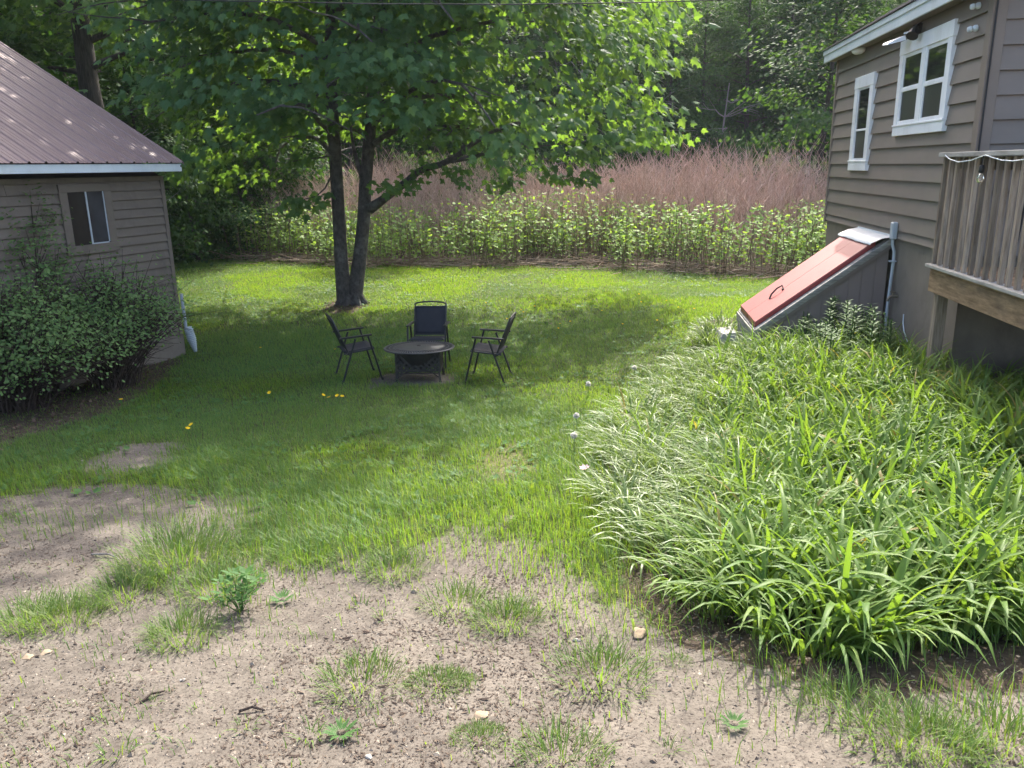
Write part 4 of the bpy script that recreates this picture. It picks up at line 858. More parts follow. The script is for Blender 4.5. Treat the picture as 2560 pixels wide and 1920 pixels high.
mb = MB(MHm); mb.box(dl, -.126, .222, .260, 2.66, 2.764, .004); mb.build('rail_brace', M['wood_v'], deck, world=True)
u = -.045
while u > dl+.05:
    wd = random.uniform(.036, .044); t = random.uniform(-.006, .006)
    mb = MB(MHm); mb.hexa([(u-wd, .272, 1.800), (u, .272, 1.800), (u, .304, 1.800), (u-wd, .304, 1.800), (u-wd+t, .272, 2.763), (u+t, .272, 2.763), (u+t, .304, 2.763), (u-wd+t, .304, 2.763)])
    mb.build('baluster', M['wood_v'], deck, world=True); u -= random.uniform(.128, .150)
# string light along the rail
def hpl(px, o):
    d = ray(px[0]*1024/2212, px[1]*1024/2212); n = np.array([-HU[1], HU[0], 0]); p0 = np.array([HC[0], HC[1], 0])+n*o
    return EYE+d*(((p0-EYE)@n)/(d@n))
z3p = lambda x, y: ((1560+x*1000/2212)*.8641, y*1000/2212*.8641)
pts = [hpl(z3p(*p), .352) for p in ((1776, 858), (1800, 880), (1850, 896), (1920, 886), (1975, 866), (2000, 857), (2040, 872), (2090, 886), (2150, 890), (2212, 882), (2300, 860))]
e = empty('string_light', tuple(pts[4]), 'string light with one clear bulb draped along the deck railing', 'string light')
mb = MB(); mb.tube([p-pts[4] for p in pts], .0042, 6, True); mb.build('cord', M['fascia'], e, smooth=True)
b = hpl(z3p(1987, 862), .36)-pts[4]
mb = MB(); mb.tube([b, b-np.array([0, 0, .075])], .004, 6); mb.lathe([(.0, -.07), (.015, -.07), (.020, -.085), (.021, -.125), (.018, -.13), (.0, -.13)], b, 14); mb.build('socket', M['wirecover'], e, smooth=True)
mb = MB(); mb.lathe([(.012, -.13), (.016, -.14), (.028, -.165), (.030, -.185), (.020, -.205), (.006, -.214), (.0, -.215)], b, 16); mb.build('bulb', M['bulb'], e, smooth=True)
# ================================================================== CHAIRS AND FIRE TABLE
def make_chair(loc, rz, label):
    e = empty('patio_chair', loc, label, 'chair', 'folding chairs around the fire table', rz)
    W = .26; r = .0115
    for s_ in (-1, 1):
        x = s_*W
        mb = MB(); mb.tube([(x, 0, 0), (x, .085, .25), (x, .20, .575)], r*1.15, 8); mb.tube([(x, -.012, -.004), (x, .006, .03)], r*1.6, 8); mb.build('leg', M['black'], e, smooth=True)
        mb = MB(); mb.tube([(x*1.02, .52, 0), (x*1.02, .45, .28), (x*1.02, .365, .60)], r*1.15, 8); mb.tube([(x*1.02, .53, -.004), (x*1.02, .515, .03)], r*1.6, 8); mb.build('leg', M['black'], e, smooth=True)
        mb = MB(); mb.hexa([(x-.021, .0, .585), (x+.021, .0, .585), (x+.021, .415, .605), (x-.021, .415, .605), (x-.021, .0, .606), (x+.021, .0, .606), (x+.021, .415, .624), (x-.021, .415, .624)]); mb.build('armrest', M['black'], e)
    xb = W-.035
    pts = [(-xb, .115, .36), (-xb, .03, .58), (-xb, -.075, .845)]
    arc = [(-xb*math.cos(a), -.075-.018*math.sin(a), .845+.032*math.sin(a)) for a in np.linspace(.25, PI-.25, 9)]
    mb = MB(); mb.tube(pts+arc+[(xb, -.075, .845), (xb, .03, .58), (xb, .115, .36)], r, 8); mb.tube([(-xb, -.062, .812), (xb, -.062, .812)], r*.7, 6); mb.tube([(-xb, .088, .43), (xb, .088, .43)], r*.7, 6); mb.build('back_frame', M['black'], e, smooth=True)
    mb = MB(); vs = []
    for i in range(9):
        t = i/8; z = .435+.375*t; y = .088-.15*t
        for j in range(7):
            q = j/6*2-1; vs.append((q*xb*.97, y-.018*(1-q*q)*math.sin(PI*min(1, .25+t*.7)), z))
    mb.add(vs, [(i*7+j, i*7+j+1, i*7+8+j, i*7+7+j) for i in range(8) for j in range(6)]); bk = mb.build('backrest', M['sling'], e, smooth=True)
    md = bk.modifiers.new('t', 'SOLIDIFY'); md.thickness = .006; md.offset = 0
    mb = MB(); mb.tube([(-xb-.01, .04, .385), (-xb-.01, .44, .425)], r, 8); mb.tube([(xb+.01, .04, .385), (xb+.01, .44, .425)], r, 8); mb.tube([(-xb, .44, .425), (xb, .44, .425)], r, 8); mb.tube([(-W, .085, .38), (W, .085, .38)], r*.8, 8); mb.build('seat_frame', M['black'], e, smooth=True)
    mb = MB(); vs = []
    for i in range(8):
        t = i/7; y = .05+.39*t
        for j in range(7):
            q = j/6*2-1; vs.append((q*xb, y, .385+.04*t+.014-.022*(1-q*q)*math.sin(PI*t)))
    mb.add(vs, [(i*7+j, i*7+j+1, i*7+8+j, i*7+7+j) for i in range(7) for j in range(6)]); st = mb.build('seat', M['sling'], e, smooth=True)
    md = st.modifiers.new('t', 'SOLIDIFY'); md.thickness = .008; md.offset = 0
    return e
ang = lambda d: math.atan2(d[1], d[0])-PI/2
def on(x, y): return (x, y, g1(x, y)+.005)
make_chair(on(-2.30, 10.33), ang((.93, .37)), 'black folding sling chair left of the fire table, tipped back slightly')
make_chair(on(-.05, 10.22), ang((-.985, .17)), 'black folding sling chair right of the fire table, seen from its side')
make_chair(on(-1.16, 11.38), ang((-.06, -1)), 'black folding sling chair behind the fire table, facing the viewer')
tx, ty = -1.22, 10.34
tb = empty('fire_table', (tx, ty, g1(tx, ty)+.004), 'round black metal fire pit table with lattice skirt', 'fire pit table', rx=-.035)
hT = .435; R_ = .465
mb = MB(); mb.lathe([(R_-.02, hT-.022), (R_, hT-.018), (R_+.004, hT-.008), (R_-.004, hT), (R_-.028, hT), (R_-.03, hT-.012)], n=64); mb.lathe([(.325, hT-.012), (.327, hT), (.345, hT), (.347, hT-.012)], n=64)
for i in range(72):
    a = 2*PI*i/72; t = .11
    mb.bar((.335*math.cos(a), .335*math.sin(a), hT-.006), ((R_-.02)*math.cos(a+t), (R_-.02)*math.sin(a+t), hT-.006), .0165, .008)
mb.lathe([(.385, hT-.010), (.386, hT-.0015), (.396, hT-.0015), (.397, hT-.010)], n=64); mb.build('table_top', M['table'], tb)
mb = MB(); mb.lathe([(.328, hT-.02), (.326, hT+.004), (.30, hT+.010), (.06, hT+.014), (.0, hT+.014)], n=56); lid = mb.build('lid', M['table'], tb, smooth=True)
mb = MB(); mb.lathe([(.03, hT+.014), (.03, hT+.018), (.018, hT+.024), (.0, hT+.025)], n=16); mb.build('knob', M['black'], lid, smooth=True)
mb = MB(); mb.lathe([(.30, hT-.03), (.30, hT-.10), (.24, hT-.22), (.12, hT-.28), (.0, hT-.285)], n=32); mb.build('fire_bowl', M['rustblack'], tb, smooth=True)
for sx in (-1, 1):
    for sy in (-1, 1):
        mb = MB(); mb.tube([(sx*.29, sy*.25, 0), (sx*.285, sy*.245, .03), (sx*.28, sy*.24, .10), (sx*.28, sy*.24, hT-.02)], [.026, .020, .019, .019], 4); mb.build('leg', M['rustblack'], tb)
def lattice(a, b):
    a, b = np.array(a), np.array(b); mb = MB(); zl, zh = .155, .385; L = np.linalg.norm(b-a); d = (b-a)/L; n = max(4, int(L/.07)); st = L/n; hgt = zh-zl
    P3 = lambda s, z: tuple(np.append(a+d*s, z))
    mb.bar(P3(0, zl), P3(L, zl), .016, .018); mb.bar(P3(0, zh), P3(L, zh), .016, .018); mb.bar(P3(0, zl-.03), P3(L, zl-.03), .012, .014)
    k = -3
    while k < n+1:
        for sg in (1, -1):
            s0, s1 = k*st, k*st+hgt
            pts = [(s0, zl), (s1, zh)] if sg > 0 else [(s0, zh), (s1, zl)]
            (p, q), (r_, t_) = pts; lo, hi = max(0, p), min(L, r_)
            if hi-lo > .01:
                f = lambda s: q+(t_-q)*(s-p)/(r_-p); off = .004*sg; nn = np.array([-d[1], d[0]])*off
                A = np.append(a+d*lo+nn, f(lo)); B_ = np.append(a+d*hi+nn, f(hi)); mb.bar(A, B_, .006, .026)
        k += 1
    return mb.build('lattice_panel', M['rustblack'], tb)
q = .262
lattice((-q, -.24), (q, -.24)); lattice((-q, .24), (q, .24)); lattice((-.28, -.222), (-.28, .222)); lattice((.28, -.222), (.28, .222))
mb = MB()
for s_ in (-1, 1): mb.tube([(s_*.28, -.24, .06), (s_*.20, -.2, .11), (s_*.12, -.12, .13), (0, 0, .13)], .009, 6); mb.tube([(s_*.28, .24, .06), (s_*.20, .2, .11), (s_*.12, .12, .13), (0, 0, .13)], .009, 6)
mb.build('brace', M['rustblack'], tb, smooth=True)
# grill lid on the deck, just above the rail at the frame's edge
gp = hpl((2212, 792), -.35)
e = empty('kettle_grill', (gp[0]+.12, gp[1]+.03, 1.765), 'round black lidded grill standing on the deck behind the railing', 'grill')
mb = MB(); mb.lathe([(.0, .72), (.12, .74), (.22, .82), (.27, .93), (.275, .95), (.0, .95)], n=28); mb.build('bowl', M['black'], e, smooth=True)
mb = MB(); mb.lathe([(.28, .955), (.27, 1.02), (.20, 1.09), (.10, 1.125), (.0, 1.13)], n=28); mb.build('lid', M['black'], e, smooth=True)
for a in (.5, 2.6, 4.7): mb = MB(); mb.tube([(.24*math.cos(a), .24*math.sin(a), .80), (.30*math.cos(a), .30*math.sin(a), .0)], .012, 8); mb.build('leg', M['black'], e)
# overhead wire
mb = MB(); wp = [aty(sx, sy, 9.0) for sx, sy in ((-500, -22), (0, -9), (400, 0), (800, 8), (1100, 9.5), (1400, 5), (1800, -8), (2600, -45))]
mb.tube(wp, .006, 6); o = mb.build('overhead_wire', M['wirecover'], smooth=True); set_props(o, 'thin black overhead wire crossing the very top of the view', 'wire')
# ================================================================== SHRUBS
def shrub(base, dims, nst, nleaf, label, lean=(0, 0), low=.35, size=.046, mat='shrub'):
    e = empty('shrub', tuple(base), label, 'shrub'); w = MB(); cs = []
    for i in range(nst):
        a = rng.uniform(0, 2*PI); rr = rng.random()**.6; tip = np.array([math.cos(a)*rr*dims[0]+lean[0], math.sin(a)*rr*dims[1]+lean[1], dims[2]*(1.0-.50*rr*rr)*rng.uniform(.75, 1.05)])
        b0 = np.array([rng.normal(0, .12), rng.normal(0, .12), -.03]); pts = []
        for t in np.linspace(0, 1, 7): pts.append(b0+(tip-b0)*np.array([t**1.15, t**1.15, t**.8])+rng.normal(0, .02, 3)*t)
        w.tube(pts, np.linspace(.012, .003, 7), 4, False); pts = np.array(pts)
        for j in range(2, 7):
            for s_ in range(2):
                q = pts[j]+rng.normal(0, .10, 3)*np.array([1.5, 1.5, 1.2]); w.tube([pts[j-1], q], [.005, .002], 3, False)
                if q[2] > dims[2]*low*rng.uniform(.7, 1.5): cs.append(q)
    w.build('branches', M['twig'], e); cs = np.array(cs); per = max(1, nleaf//len(cs))
    V = spray(cs, per, .15, size, OVAL, unit(cs*np.array([1, 1, .3])-np.array([0, .2, 0])), .8, .1, .7)
    np_obj('foliage', V, M[mat], e); return e
def sg(x, y): return np.array([x, y, g1(x, y)])
shrub(sg(-5.25, 10.2), (1.10, 1.0, 1.62), 150, 9500, 'green arching twiggy shrub against the shed wall beneath the window', (-.05, .1), .40)
shrub(sg(-5.85, 9.0), (1.25, 1.0, 1.50), 150, 9500, 'spreading green shrub at the left edge in front of the shed', (.05, .0), .36)
shrub(sg(-6.00, 10.0), (.45, .45, 2.35), 34, 4200, 'tall thin shrub sprig reaching up beside the shed window', (.05, .05), .55)
# ================================================================== DAYLILIES
def clump(nl, L, w, spread=.10, tilt=(.08, .55), curl=(.9, 2.1)):
    a = rng.uniform(0, 2*PI, nl); r = spread*np.sqrt(rng.random(nl)); P = np.stack([np.cos(a)*r, np.sin(a)*r, np.full(nl, -.03)], -1)
    return straps(P, L*rng.uniform(.65, 1.15, nl), w*rng.uniform(.7, 1.15, nl), a+rng.normal(0, .5, nl), rng.uniform(*tilt, nl), rng.uniform(*curl, nl))
def bed_leaves(pale):
    out = []; st_ = .185
    gx_, gy_ = np.meshgrid(np.arange(-1.5, 6.5, st_), np.arange(2.0, 11.5, st_)); x = gx_.ravel()+rng.uniform(-.09, .09, gx_.size); y = gy_.ravel()+rng.uniform(-.09, .09, gy_.size)
    P = proj(np.stack([x, y, gz(x, y, False)], -1)); k = pip(BED, P) & ~in_house(x, y) & (P[:, 0] < 2500); x, y, P = x[k], y[k], P[k]
    narrow = sstep(1720, 1500, P[:, 0]+90*(fbm(x*2, y*2)-.5)*2+.25*(P[:, 1]-1000)*0) ; isn = rng.random(len(x)) < narrow*.92
    sel = isn if pale else ~isn; x, y, P = x[sel], y[sel], P[sel]; n = len(x)
    nl = 22 if pale else 18
    X_ = np.repeat(x, nl); Y_ = np.repeat(y, nl); q = len(X_); a = rng.uniform(0, 2*PI, q); r = .10*np.sqrt(rng.random(q))
    X_ = X_+r*np.cos(a); Y_ = Y_+r*np.sin(a); sz = np.repeat(.62+.80*fbm(x*1.3, y*1.3)+rng.normal(0, .07, n), nl)
    yaw = a+rng.normal(0, .7, q)
    if pale:                                   # the narrow leaves all lean out toward the lawn
        yaw = np.where(rng.random(q) < .45, PI*1.02+rng.normal(0, .55, q), yaw)
        S = straps(np.stack([X_, Y_, gz(X_, Y_)-.05], -1), .50*sz*rng.uniform(.65, 1.15, q), .0115*rng.uniform(.7, 1.3, q), yaw, rng.uniform(.05, .45, q), rng.uniform(.7, 1.7, q), 6)
    else:
        far = np.repeat(sstep(8, 4, y), nl)
        S = straps(np.stack([X_, Y_, gz(X_, Y_)-.05], -1), .58*sz*rng.uniform(.6, 1.15, q), (.019+.013*far*np.repeat(sstep(1500, 1900, P[:, 0]), nl))*rng.uniform(.65, 1.25, q), yaw, rng.uniform(.03, .50, q), rng.uniform(.5, 2.3, q), 7, .22, 2.1)
    return S
set_props(np_obj('daylily_bed', bed_leaves(False), M['lily'], smooth=True), 'dense mass of arching green daylily leaves filling the planting bed', 'daylilies', kind='stuff')
set_props(np_obj('pale_grass_border', bed_leaves(True), M['palelily'], smooth=True), 'pale narrow leaved border plants leaning out along the lawn side of the bed', 'border plants', kind='stuff')
protos = []
for args in ((30, .60, .024, .10), (28, .54, .021, .09), (32, .70, .031, .12), (24, .48, .019, .08)):
    V, Fc = clump(*args); protos.append(mesh_arrays('daylily_leaves', V, [Fc], M['lily'], True))
V, Fc = clump(22, .42, .016, .08); protos.append(mesh_arrays('narrow_leaves', V, [Fc], M['palelily'], True))
LD = 'daylily clump with drooping strap leaves along the front edge of the bed'
for sx, sy, k, s_, lab in ((1335, 1120, 4, 1, None), (1352, 1195, 4, 1.0, None), (1400, 1245, 4, 1.05, None), (1460, 1300, 3, .9, None), (1540, 1345, 1, .85, None), (1600, 1345, 1, 1, None), (1655, 1395, 0, .95, None), (1735, 1440, 3, 1.0, None),
        (1690, 1330, 2, 1.0, 'largest daylily clump with broad upright leaves at the front of the bed'), (1790, 1425, 1, .95, None), (1870, 1420, 0, .95, None), (1950, 1385, 1, 1, None), (2070, 1385, 0, .95, 'rounded daylily clump set apart by bare soil at the right front corner of the bed'),
        (2170, 1380, 1, 1, 'daylily clump cut by the right edge of the view, beside bare soil'), (1800, 1320, 2, .9, 'tall daylily clump with wide leaves just behind the front row'), (1900, 1310, 0, 1.05, None), (2010, 1290, 1, 1.05, None), (2130, 1290, 0, 1, None), (1580, 1270, 0, .95, None), (1500, 1240, 1, .9, None)):
    p = hit(sx+4, sy-26); o = link('daylily', protos[k], None, (p[0], p[1], p[2])); o.rotation_euler = (0, 0, rng.uniform(0, 6.28)); o.scale = (s_,)*3
    if k == 4: set_props(o, 'narrow leaved pale clump at the left front edge of the bed', 'border plant', 'narrow leaved clumps at the front edge of the bed')
    else: set_props(o, lab or LD, 'daylily', 'daylily clumps at the front edge of the bed')
# upright leafy lilies by the bulkhead
def upright(h):
    w = MB(); w.tube([(0, 0, -.03), (.01, 0, h*.5), (.0, .01, h)], [.008, .006, .004], 6); n = int(h*85); t = np.sort(rng.uniform(.25, 1, n)); a = np.arange(n)*2.4
    P = np.stack([np.zeros(n), np.zeros(n), t*h], -1); T = np.stack([np.cos(a), np.sin(a), rng.uniform(-.2, 1.1, n)], -1); N = np.stack([-np.cos(a)*.3, -np.sin(a)*.3, np.ones(n)], -1)
    lv = leaves(P, N, T, .125*(1.15-.5*t)*rng.uniform(.8, 1.2, n), LONG); me = bpy.data.meshes.new('stem'); me.from_pydata(w.v, [], w.f); me.materials.append(M['liatris']); me.update()
    return me, mesh_arrays('leaves', lv[0], [lv[1]], M['liatris'])
ups = [upright(.62), upright(.75), upright(.55)]
i = 0
for uu in np.arange(.55, 2.0, .16):
    for oo in (.25, .55, .9):
        if uu > 1.75 and oo < .2: continue
        p = MHm @ Vector((uu+rng.normal(0, .06), oo+rng.normal(0, .07)+.10, 0)); k = i % 3; i += 1
        e = empty('upright_lily', (p[0], p[1], g1(p[0], p[1])), 'upright leafy lily stem growing between the bulkhead and the daylilies', 'lily', 'upright lily stems by the bulkhead', rng.uniform(0, 6))
        link('stem', ups[k][0], e); link('leaves', ups[k][1], e)
# foliage tuft at the lawn side of the bulkhead
def tuft_mesh(n, h, r, w, lean=.6, mat='tuft'):
    a = rng.uniform(0, 2*PI, n); rr = r*np.sqrt(rng.random(n)); P = np.stack([rr*np.cos(a), rr*np.sin(a), np.full(n, -.01)], -1)
    L = h*rng.uniform(.5, 1.15, n)*(1-.35*(rr/r)**2)
    return mesh_arrays('grass_tuft', *[f(straps(P, L, w*rng.uniform(.6, 1.3, n), a+rng.normal(0, .6, n), rng.uniform(.02, .35, n)+.3*rr/r*lean, rng.uniform(.3, 1.5, n), 4, .1)) for f in (lambda q: q[0], lambda q: [q[1]])], M[mat])
me = tuft_mesh(260, .42, .30, .016, 1.0, 'palelily')
for k, (uu, oo, s_) in enumerate(((3.15, 1.95, .8), (3.6, 1.75, 1.0))):
    p = MHm @ Vector((uu, oo, 0)); o = link('border_clump', me, None, (p[0], p[1], g1(p[0], p[1]))); o.scale = (s_,)*3; o.rotation_euler = (0, 0, k*2)
    set_props(o, ('pale leafy clump beside the cement block at the bulkhead foot', 'pale leafy clump on the lawn side of the red bulkhead')[k], 'border plant')
# ================================================================== TUFTS, WEEDS, FLOWERS, STONES
TM = [tuft_mesh(240, .15, .15, .0036), tuft_mesh(420, .21, .20, .0040), tuft_mesh(600, .075, .13, .0032, .3), tuft_mesh(16, .15, .04, .0050), tuft_mesh(620, .27, .27, .0042)]
for sx, sy, k, s_, lab in ((385, 1215, 4, 1.15, 'largest tall grass tuft on the gravel at left'), (275, 1285, 1, 1.0, 'grass tuft at the left foot of the largest tuft'), (470, 1275, 1, .95, 'grass tuft between the largest tuft and the leafy weed'), (540, 1192, 0, 1.2, 'short grass tuft above the leafy weed, at the bare sand edge'),
        (65, 1345, 1, .85, 'grass tuft nearest the left edge of the gravel'), (140, 1340, 1, .9, 'wide grass tuft on the gravel at far left, right of another'), (395, 1375, 1, .80, 'round spiky grass tuft alone below the largest tuft'), (655, 1205, 1, .95, 'grass tuft at the lower tip of the lawn, left of the bare dip'), (850, 1235, 1, .85, 'grass tuft at the lowest point of the lawn in the middle'),
        (760, 1215, 0, .9, 'small pale tuft between the two lawn tip tufts'), (985, 1310, 0, 1.1, 'left tuft of the pair above the dry channel'), (1095, 1345, 1, .8, 'upright grass tuft right of the dry channel'), (945, 1480, 2, 1.0, 'mossy low green patch in the middle of the gravel'), (998, 1478, 2, .6, 'small mossy patch right of the larger one'),
        (778, 1478, 0, 1.1, 'thin bluish grass tuft on the gravel near the middle'), (1300, 1465, 0, 1.25, 'wispy grass tuft on the gravel left of the daylilies'), (1820, 1535, 0, 1.0, 'narrow dense grass tuft in front of the bed edge'), (1035, 1600, 2, .8, 'mossy patch at the bottom of the view near the middle'),
        (1950, 1600, 0, 1.3, 'thin grass tuft at lower right, left of two others'), (2030, 1625, 1, .8, 'wider thin grass tuft at lower right'), (2160, 1610, 0, 1.2, 'grass tuft in the lower right corner'), (1215, 1640, 0, 1.0, 'sparse grass tuft at the bottom edge of the view'), (1440, 1620, 3, .7, 'tiny sprig of grass at the bottom edge'),
        (250, 1625, 3, 1.1, 'tall single grass sprig at the lower left'), (325, 1520, 3, .6, 'lone green blade standing on the gravel at left'), (530, 1570, 3, .8, 'thin grass sprig left of the dandelion rosette'), (665, 1590, 3, 1.0, 'loose grass blades beside the dandelion rosette'), (1465, 1430, 2, .5, 'small green patch right of the wispy tuft'),
        (780, 1310, 3, .9, 'short sprig on the gravel below the lawn tip'), (830, 1335, 3, .8, 'thin pale sprig left of the dry channel'), (1325, 1275, 0, .6, 'yellowish tuft at the corner where bed and gravel meet'), (1400, 1340, 3, .9, 'yellow green sprig on the bed edge'), (1440, 1350, 3, .8, 'short yellow green sprig beside another on the bed edge'), (1930, 1480, 3, .8, 'pale green sprig on the rim of the bed')):
    p = hit(sx, sy); o = link('grass_tuft', TM[k], None, (p[0], p[1], p[2]-.01)); o.rotation_euler = (0, 0, rng.uniform(0, 6.28)); o.scale = (s_, s_, s_*rng.uniform(.85, 1.05))
    set_props(o, lab, 'grass tuft', 'grass tufts growing on the gravel')
def rosette(n, L, tpl, up, sz):
    a = np.arange(n)*2.4+rng.normal(0, .2, n); T = np.stack([np.cos(a), np.sin(a), rng.uniform(*up, n)], -1); N = np.stack([-np.cos(a)*.5, -np.sin(a)*.5, np.ones(n)], -1)
    return leaves(np.stack([np.cos(a)*.015, np.sin(a)*.015, np.full(n, .015)], -1), N, T, L*rng.uniform(.6, 1.15, n), tpl)
p = hit(520, 1320); e = empty('leafy_weed', tuple(p), 'bushy broad leaved weed growing on the gravel beside tall grass', 'weed'); e.scale = (.66,)*3
pw = []; w = MB()
for i in range(13):
    a = i*2.4; r = .05+.012*i; tip = np.array([math.cos(a)*r, math.sin(a)*r, .30-.013*i]); w.tube([(0, 0, -.02), tip*np.array([.5, .5, .55]), tip], [.004, .0035, .002], 4, False)
    V, Fc = rosette(6, .085, (LONG[0]*np.array([1.9, 1, 1]), LONG[1]), (-.1, .7), 1); pw.append((V+tip, Fc)); V, Fc = rosette(4, .075, (LONG[0]*np.array([1.9, 1, 1]), LONG[1]), (-.1, .5), 1); pw.append((V+tip*.55, Fc))
w.build('stems', M['weed'], e); np_obj('leaves', join(pw), M['weed'], e)
for sx, sy, L, lab in ((738, 1590, .062, 'flat dandelion leaf rosette on the gravel at the bottom'), (610, 1300, .06, 'low weed rosette right of the bushy weed'), (1585, 1570, .05, 'pale small weed rosette on the gravel at right'), (560, 1255, .06, 'bright small rosette above the bushy weed')):
    p = hit(sx, sy); set_props(np_obj('weed_rosette', rosette(44, L, (LONG[0]*np.array([.62, 1, 1]), LONG[1]), (.1, 1.2), 1), M['weed'], None, tuple(p)), lab, 'weed')
def flower_protos():
    n = 60; a = rng.uniform(0, 2*PI, n); el = rng.uniform(.05, 1.4, n); T = np.stack([np.cos(a)*np.cos(el), np.sin(a)*np.cos(el), np.sin(el)*.8], -1)
    V, Fc = leaves(np.zeros((n, 3)), np.stack([-np.cos(a)*.5, -np.sin(a)*.5, np.ones(n)], -1), T, .021*rng.uniform(.8, 1.1, n), (DIAM[0]*np.array([.5, 1, 1]), DIAM[1])); fl = mesh_arrays('flower_head', V, [Fc], M['yellow'])
    n = 160; d = unit(rng.normal(size=(n, 3))); V, Fc = leaves(d*.006, unit(np.cross(d, rng.normal(size=(n, 3)))), d, np.full(n, .021), (DIAM[0]*np.array([.35, 1, 1]), DIAM[1])); pf = mesh_arrays('seed_head', V, [Fc], M['puff'])
    w = MB(); w.tube([(0, 0, -.02), (.004, 0, .06), (0, 0, .12)], .0022, 5); me = bpy.data.meshes.new('stem'); me.from_pydata(w.v, [], w.f); me.materials.append(M['weed'])
    return fl, pf, me
FL, PF, STM = flower_protos()
def dandelion(sx, sy, lab, group, head=FL, hn='flower_head', s_=1.0, nm='dandelion', cat='dandelion', h=.12):
    p = hit(sx, sy); t = (h*s_*.9)  # the mark in the photograph is the flower head
    d = ray(sx*1024/2212, sy*1024/2212); k = t/(-d[2]); p = p-d*k; zg = g1(p[0], p[1])
    e = empty(nm, (p[0], p[1], zg), lab, cat, group); e.scale = (s_,)*3
    link('stem', STM, e); o = link(hn, head, e, (0, 0, .12)); o.rotation_euler = (rng.normal(0, .25)+.25, rng.normal(0, .25), 0); return e
DG = 'dandelions in the lawn'
for sx, sy, lab in ((583, 857, 'single yellow dandelion in the shade left of the row of four'), (699, 862, 'leftmost yellow dandelion of the row before the left chair'), (711, 867, 'lowest yellow dandelion of the row before the left chair'), (729, 861, 'third yellow dandelion of the row before the left chair'), (740, 863, 'rightmost yellow dandelion of the row before the left chair'),
        (263, 873, 'yellow dandelion beside the bare soil in front of the shrubs'), (415, 929, 'yellow dandelion above the sand patch, higher of two'), (407, 937, 'yellow dandelion above the sand patch, lower of two'), (563, 752, 'yellow dandelion between the shed corner and the left chair')):
    dandelion(sx, sy, lab, DG, s_=1.25 if sy > 850 else 1.0)
for sx, sy in ((724, 757), (742, 761), (1126, 672), (1131, 676), (1095, 690), (1081, 738), (1155, 662), (1206, 710), (1232, 697), (1210, 700), (1300, 672), (1385, 655), (1440, 652), (1500, 667), (1420, 690), (1345, 700), (1258, 662), (1380, 640), (1180, 648), (1465, 665), (1050, 655)):
    dandelion(sx, sy, 'tiny yellow dandelion dotted in the lawn beyond the chairs', DG, s_=.95)
for sx, sy, lab in ((1370, 797, 'white dandelion seed head farthest along the bed edge'), (1271, 838, 'white dandelion seed head second from the bulkhead along the bed'), (1245, 910, 'small white dandelion seed head in the lawn beside the bed'), (1240, 953, 'white dandelion seed head nearest the pink flower')):
    dandelion(sx, sy, lab, 'dandelion seed heads along the bed', PF, 'seed_head', 1.3)
n = 14; a = np.arange(n)*2*PI/7; V, Fc = leaves(np.zeros((n, 3)), np.stack([-np.cos(a)*.6, -np.sin(a)*.6, np.ones(n)], -1), np.stack([np.cos(a), np.sin(a), np.where(np.arange(n) < 7, .25, .8)], -1), np.where(np.arange(n) < 7, .036, .026), OVAL)
dandelion(1263, 1018, 'pale pink flower on a stem at the left edge of the bed', None, mesh_arrays('petals', V, [Fc], M['pink']), 'petals', 1.3, 'pink_flower', 'flower', .16)
def stone(sx, sy, r, mat, lab, flat=.6):
    p = hit(sx, sy); n1, n2 = 10, 14; V = []; ph = rng.uniform(0, 6, 6)
    for i in range(n1+1):
        th = PI*i/n1
        for j in range(n2):
            a = 2*PI*j/n2; d = np.array([math.sin(th)*math.cos(a), math.sin(th)*math.sin(a), math.cos(th)]); k = 1+.16*math.sin(2.1*d[0]*2+ph[0])+.13*math.sin(3*d[1]*1.6+ph[1])+.10*math.sin(4*d[2]+ph[2]+d[0]*3)
            V.append(d*k*r*np.array([1.25, .9, flat]))
    mb = MB(); mb.add([tuple(v) for v in V], [(i*n2+j, (i+1)*n2+j, (i+1)*n2+(j+1) % n2, i*n2+(j+1) % n2) for i in range(n1) for j in range(n2)])
    o = mb.build('stone', M[mat], None, (p[0], p[1], p[2]+r*flat*.35), smooth=True); o.rotation_euler = (0, 0, rng.uniform(0, 6)); return set_props(o, lab, 'stone', 'stones lying on the gravel')
stone(1380, 1372, .035, 'rock', 'tan rounded stone on the gravel left of the daylilies')
stone(1040, 1548, .028, 'rock', 'flat buried tan stone on the gravel near the bottom', .3)
stone(797, 1637, .011, 'greyrock', 'small white stone at the bottom edge of the gravel')
stone(60, 1420, .024, 'rock', 'flat stone half buried at the left edge of the gravel', .3); stone(1245, 1385, .014, 'greyrock', 'pale small stone just left of the tan rounded stone')
stone(395, 1470, .010, 'greyrock', 'grey pebble on the gravel below the round spiky tuft', .5); stone(100, 1410, .02, 'rock', 'second flat stone beside the half buried one at left', .28)
# bits of stick on the gravel
for sx, sy, L, a, lab in ((545, 1538, .10, .1, 'short dark stick lying on the gravel at lower middle'), (330, 1508, .10, .9, 'thin dark twig on the gravel at lower left'), (230, 1205, .22, -.3, 'pale curved twig on the gravel near the left grass tufts'), (515, 570, 1.0, .1, 'long pale fallen branch at the lawn edge below the thicket')):
    p = hit(sx, sy); mb = MB(); d = np.array([math.cos(a), math.sin(a), 0]); q = np.array([-d[1], d[0], 0]); r = .006 if L < .5 else .014
    mb.tube([-d*L/2, q*L*.07+np.array([0, 0, .01]), d*L*.3+q*L*.04, d*L/2-q*L*.06], [r, r*.9, r*.8, r*.5], 6); o = mb.build('stick', M['greybark' if L > .15 else 'twig'], None, (p[0], p[1], p[2]+.008), smooth=True); set_props(o, lab, 'stick', 'sticks lying on the ground')
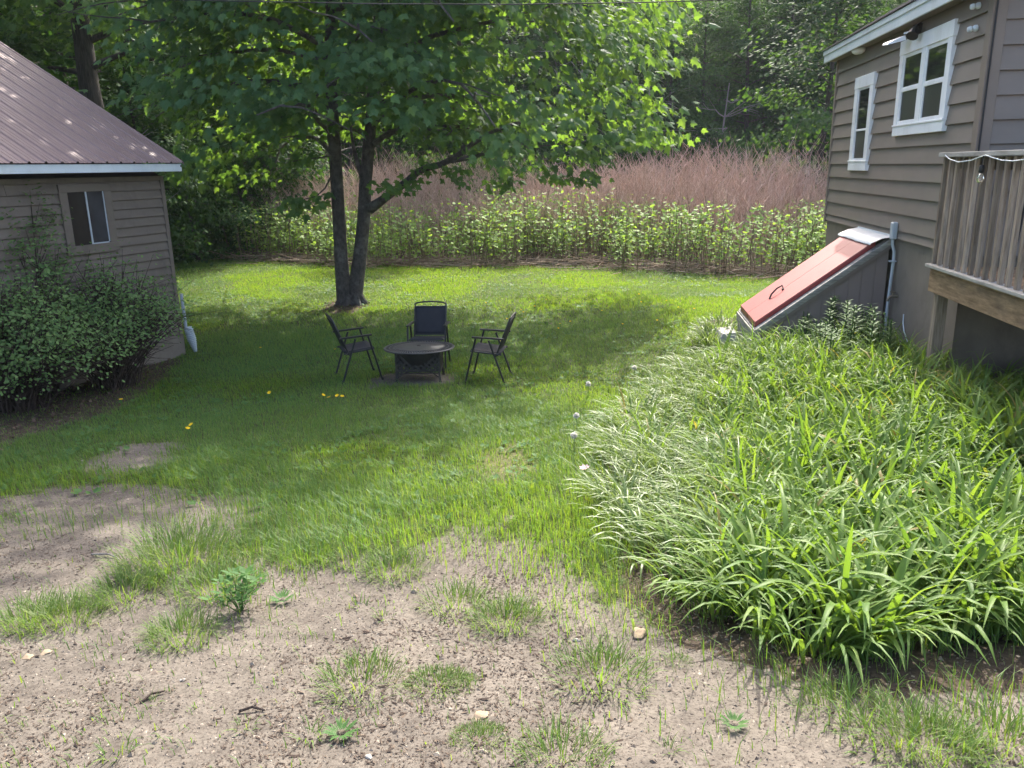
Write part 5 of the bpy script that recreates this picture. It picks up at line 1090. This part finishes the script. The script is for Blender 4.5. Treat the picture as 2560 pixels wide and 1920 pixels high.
# ================================================================== LIGHT, SKY, CAMERA
AZ, EL = math.radians(13), math.radians(46)
S = Vector((math.sin(AZ)*math.cos(EL), math.cos(AZ)*math.cos(EL), math.sin(EL)))
sun = bpy.data.lights.new('sun', 'SUN'); sun.energy = 2.6; sun.angle = math.radians(.55); sun.color = (1, .955, .87)
so = bpy.data.objects.new('sun', sun); C.objects.link(so); so.rotation_euler = S.to_track_quat('Z', 'Y').to_euler(); so.location = (0, 0, 30)
wd = bpy.data.worlds.new('World'); bpy.context.scene.world = wd; wd.use_nodes = True; nt = wd.node_tree
sky = nt.nodes.new('ShaderNodeTexSky'); sky.sky_type = 'NISHITA'; sky.sun_disc = False; sky.sun_elevation = EL; sky.sun_rotation = AZ; sky.dust_density = 5.0; sky.air_density = .85; sky.ozone_density = .35
bg = nt.nodes['Background']; nt.links.new(sky.outputs[0], bg.inputs[0]); bg.inputs[1].default_value = .15
m, nt2, out2 = newmat('haze_air'); pv = nt2.nodes.new('ShaderNodeVolumePrincipled'); pv.inputs['Color'].default_value = (.80, .88, .97, 1); pv.inputs['Density'].default_value = .0003; pv.inputs['Anisotropy'].default_value = .25
nt2.links.new(pv.outputs[0], out2.inputs['Volume'])
mb = MB(); mb.box(-275, 275, -75, 440, -3, 62); set_props(mb.build('haze', m), 'thin pale summer haze in the air before the far wood', 'haze', kind='stuff')
cam = bpy.data.cameras.new('camera'); co = bpy.data.objects.new('camera', cam); C.objects.link(co)
cam.sensor_width = 36; cam.lens = F/1024*36; cam.clip_end = 2000; cam.clip_start = .05
R3 = Matrix((RT, UP, -FW)).transposed(); co.matrix_world = Matrix.Translation(EYE) @ R3.to_4x4()
sc = bpy.context.scene; sc.camera = co
sc.view_settings.view_transform = 'Standard'; sc.view_settings.look = 'None'; sc.view_settings.gamma = 1; sc.view_settings.exposure = 2.12
sc.render.engine = 'CYCLES'; sc.cycles.max_bounces = 8; sc.cycles.diffuse_bounces = 4; sc.cycles.transmission_bounces = 4; sc.cycles.use_denoising = True; sc.cycles.volume_bounces = 1
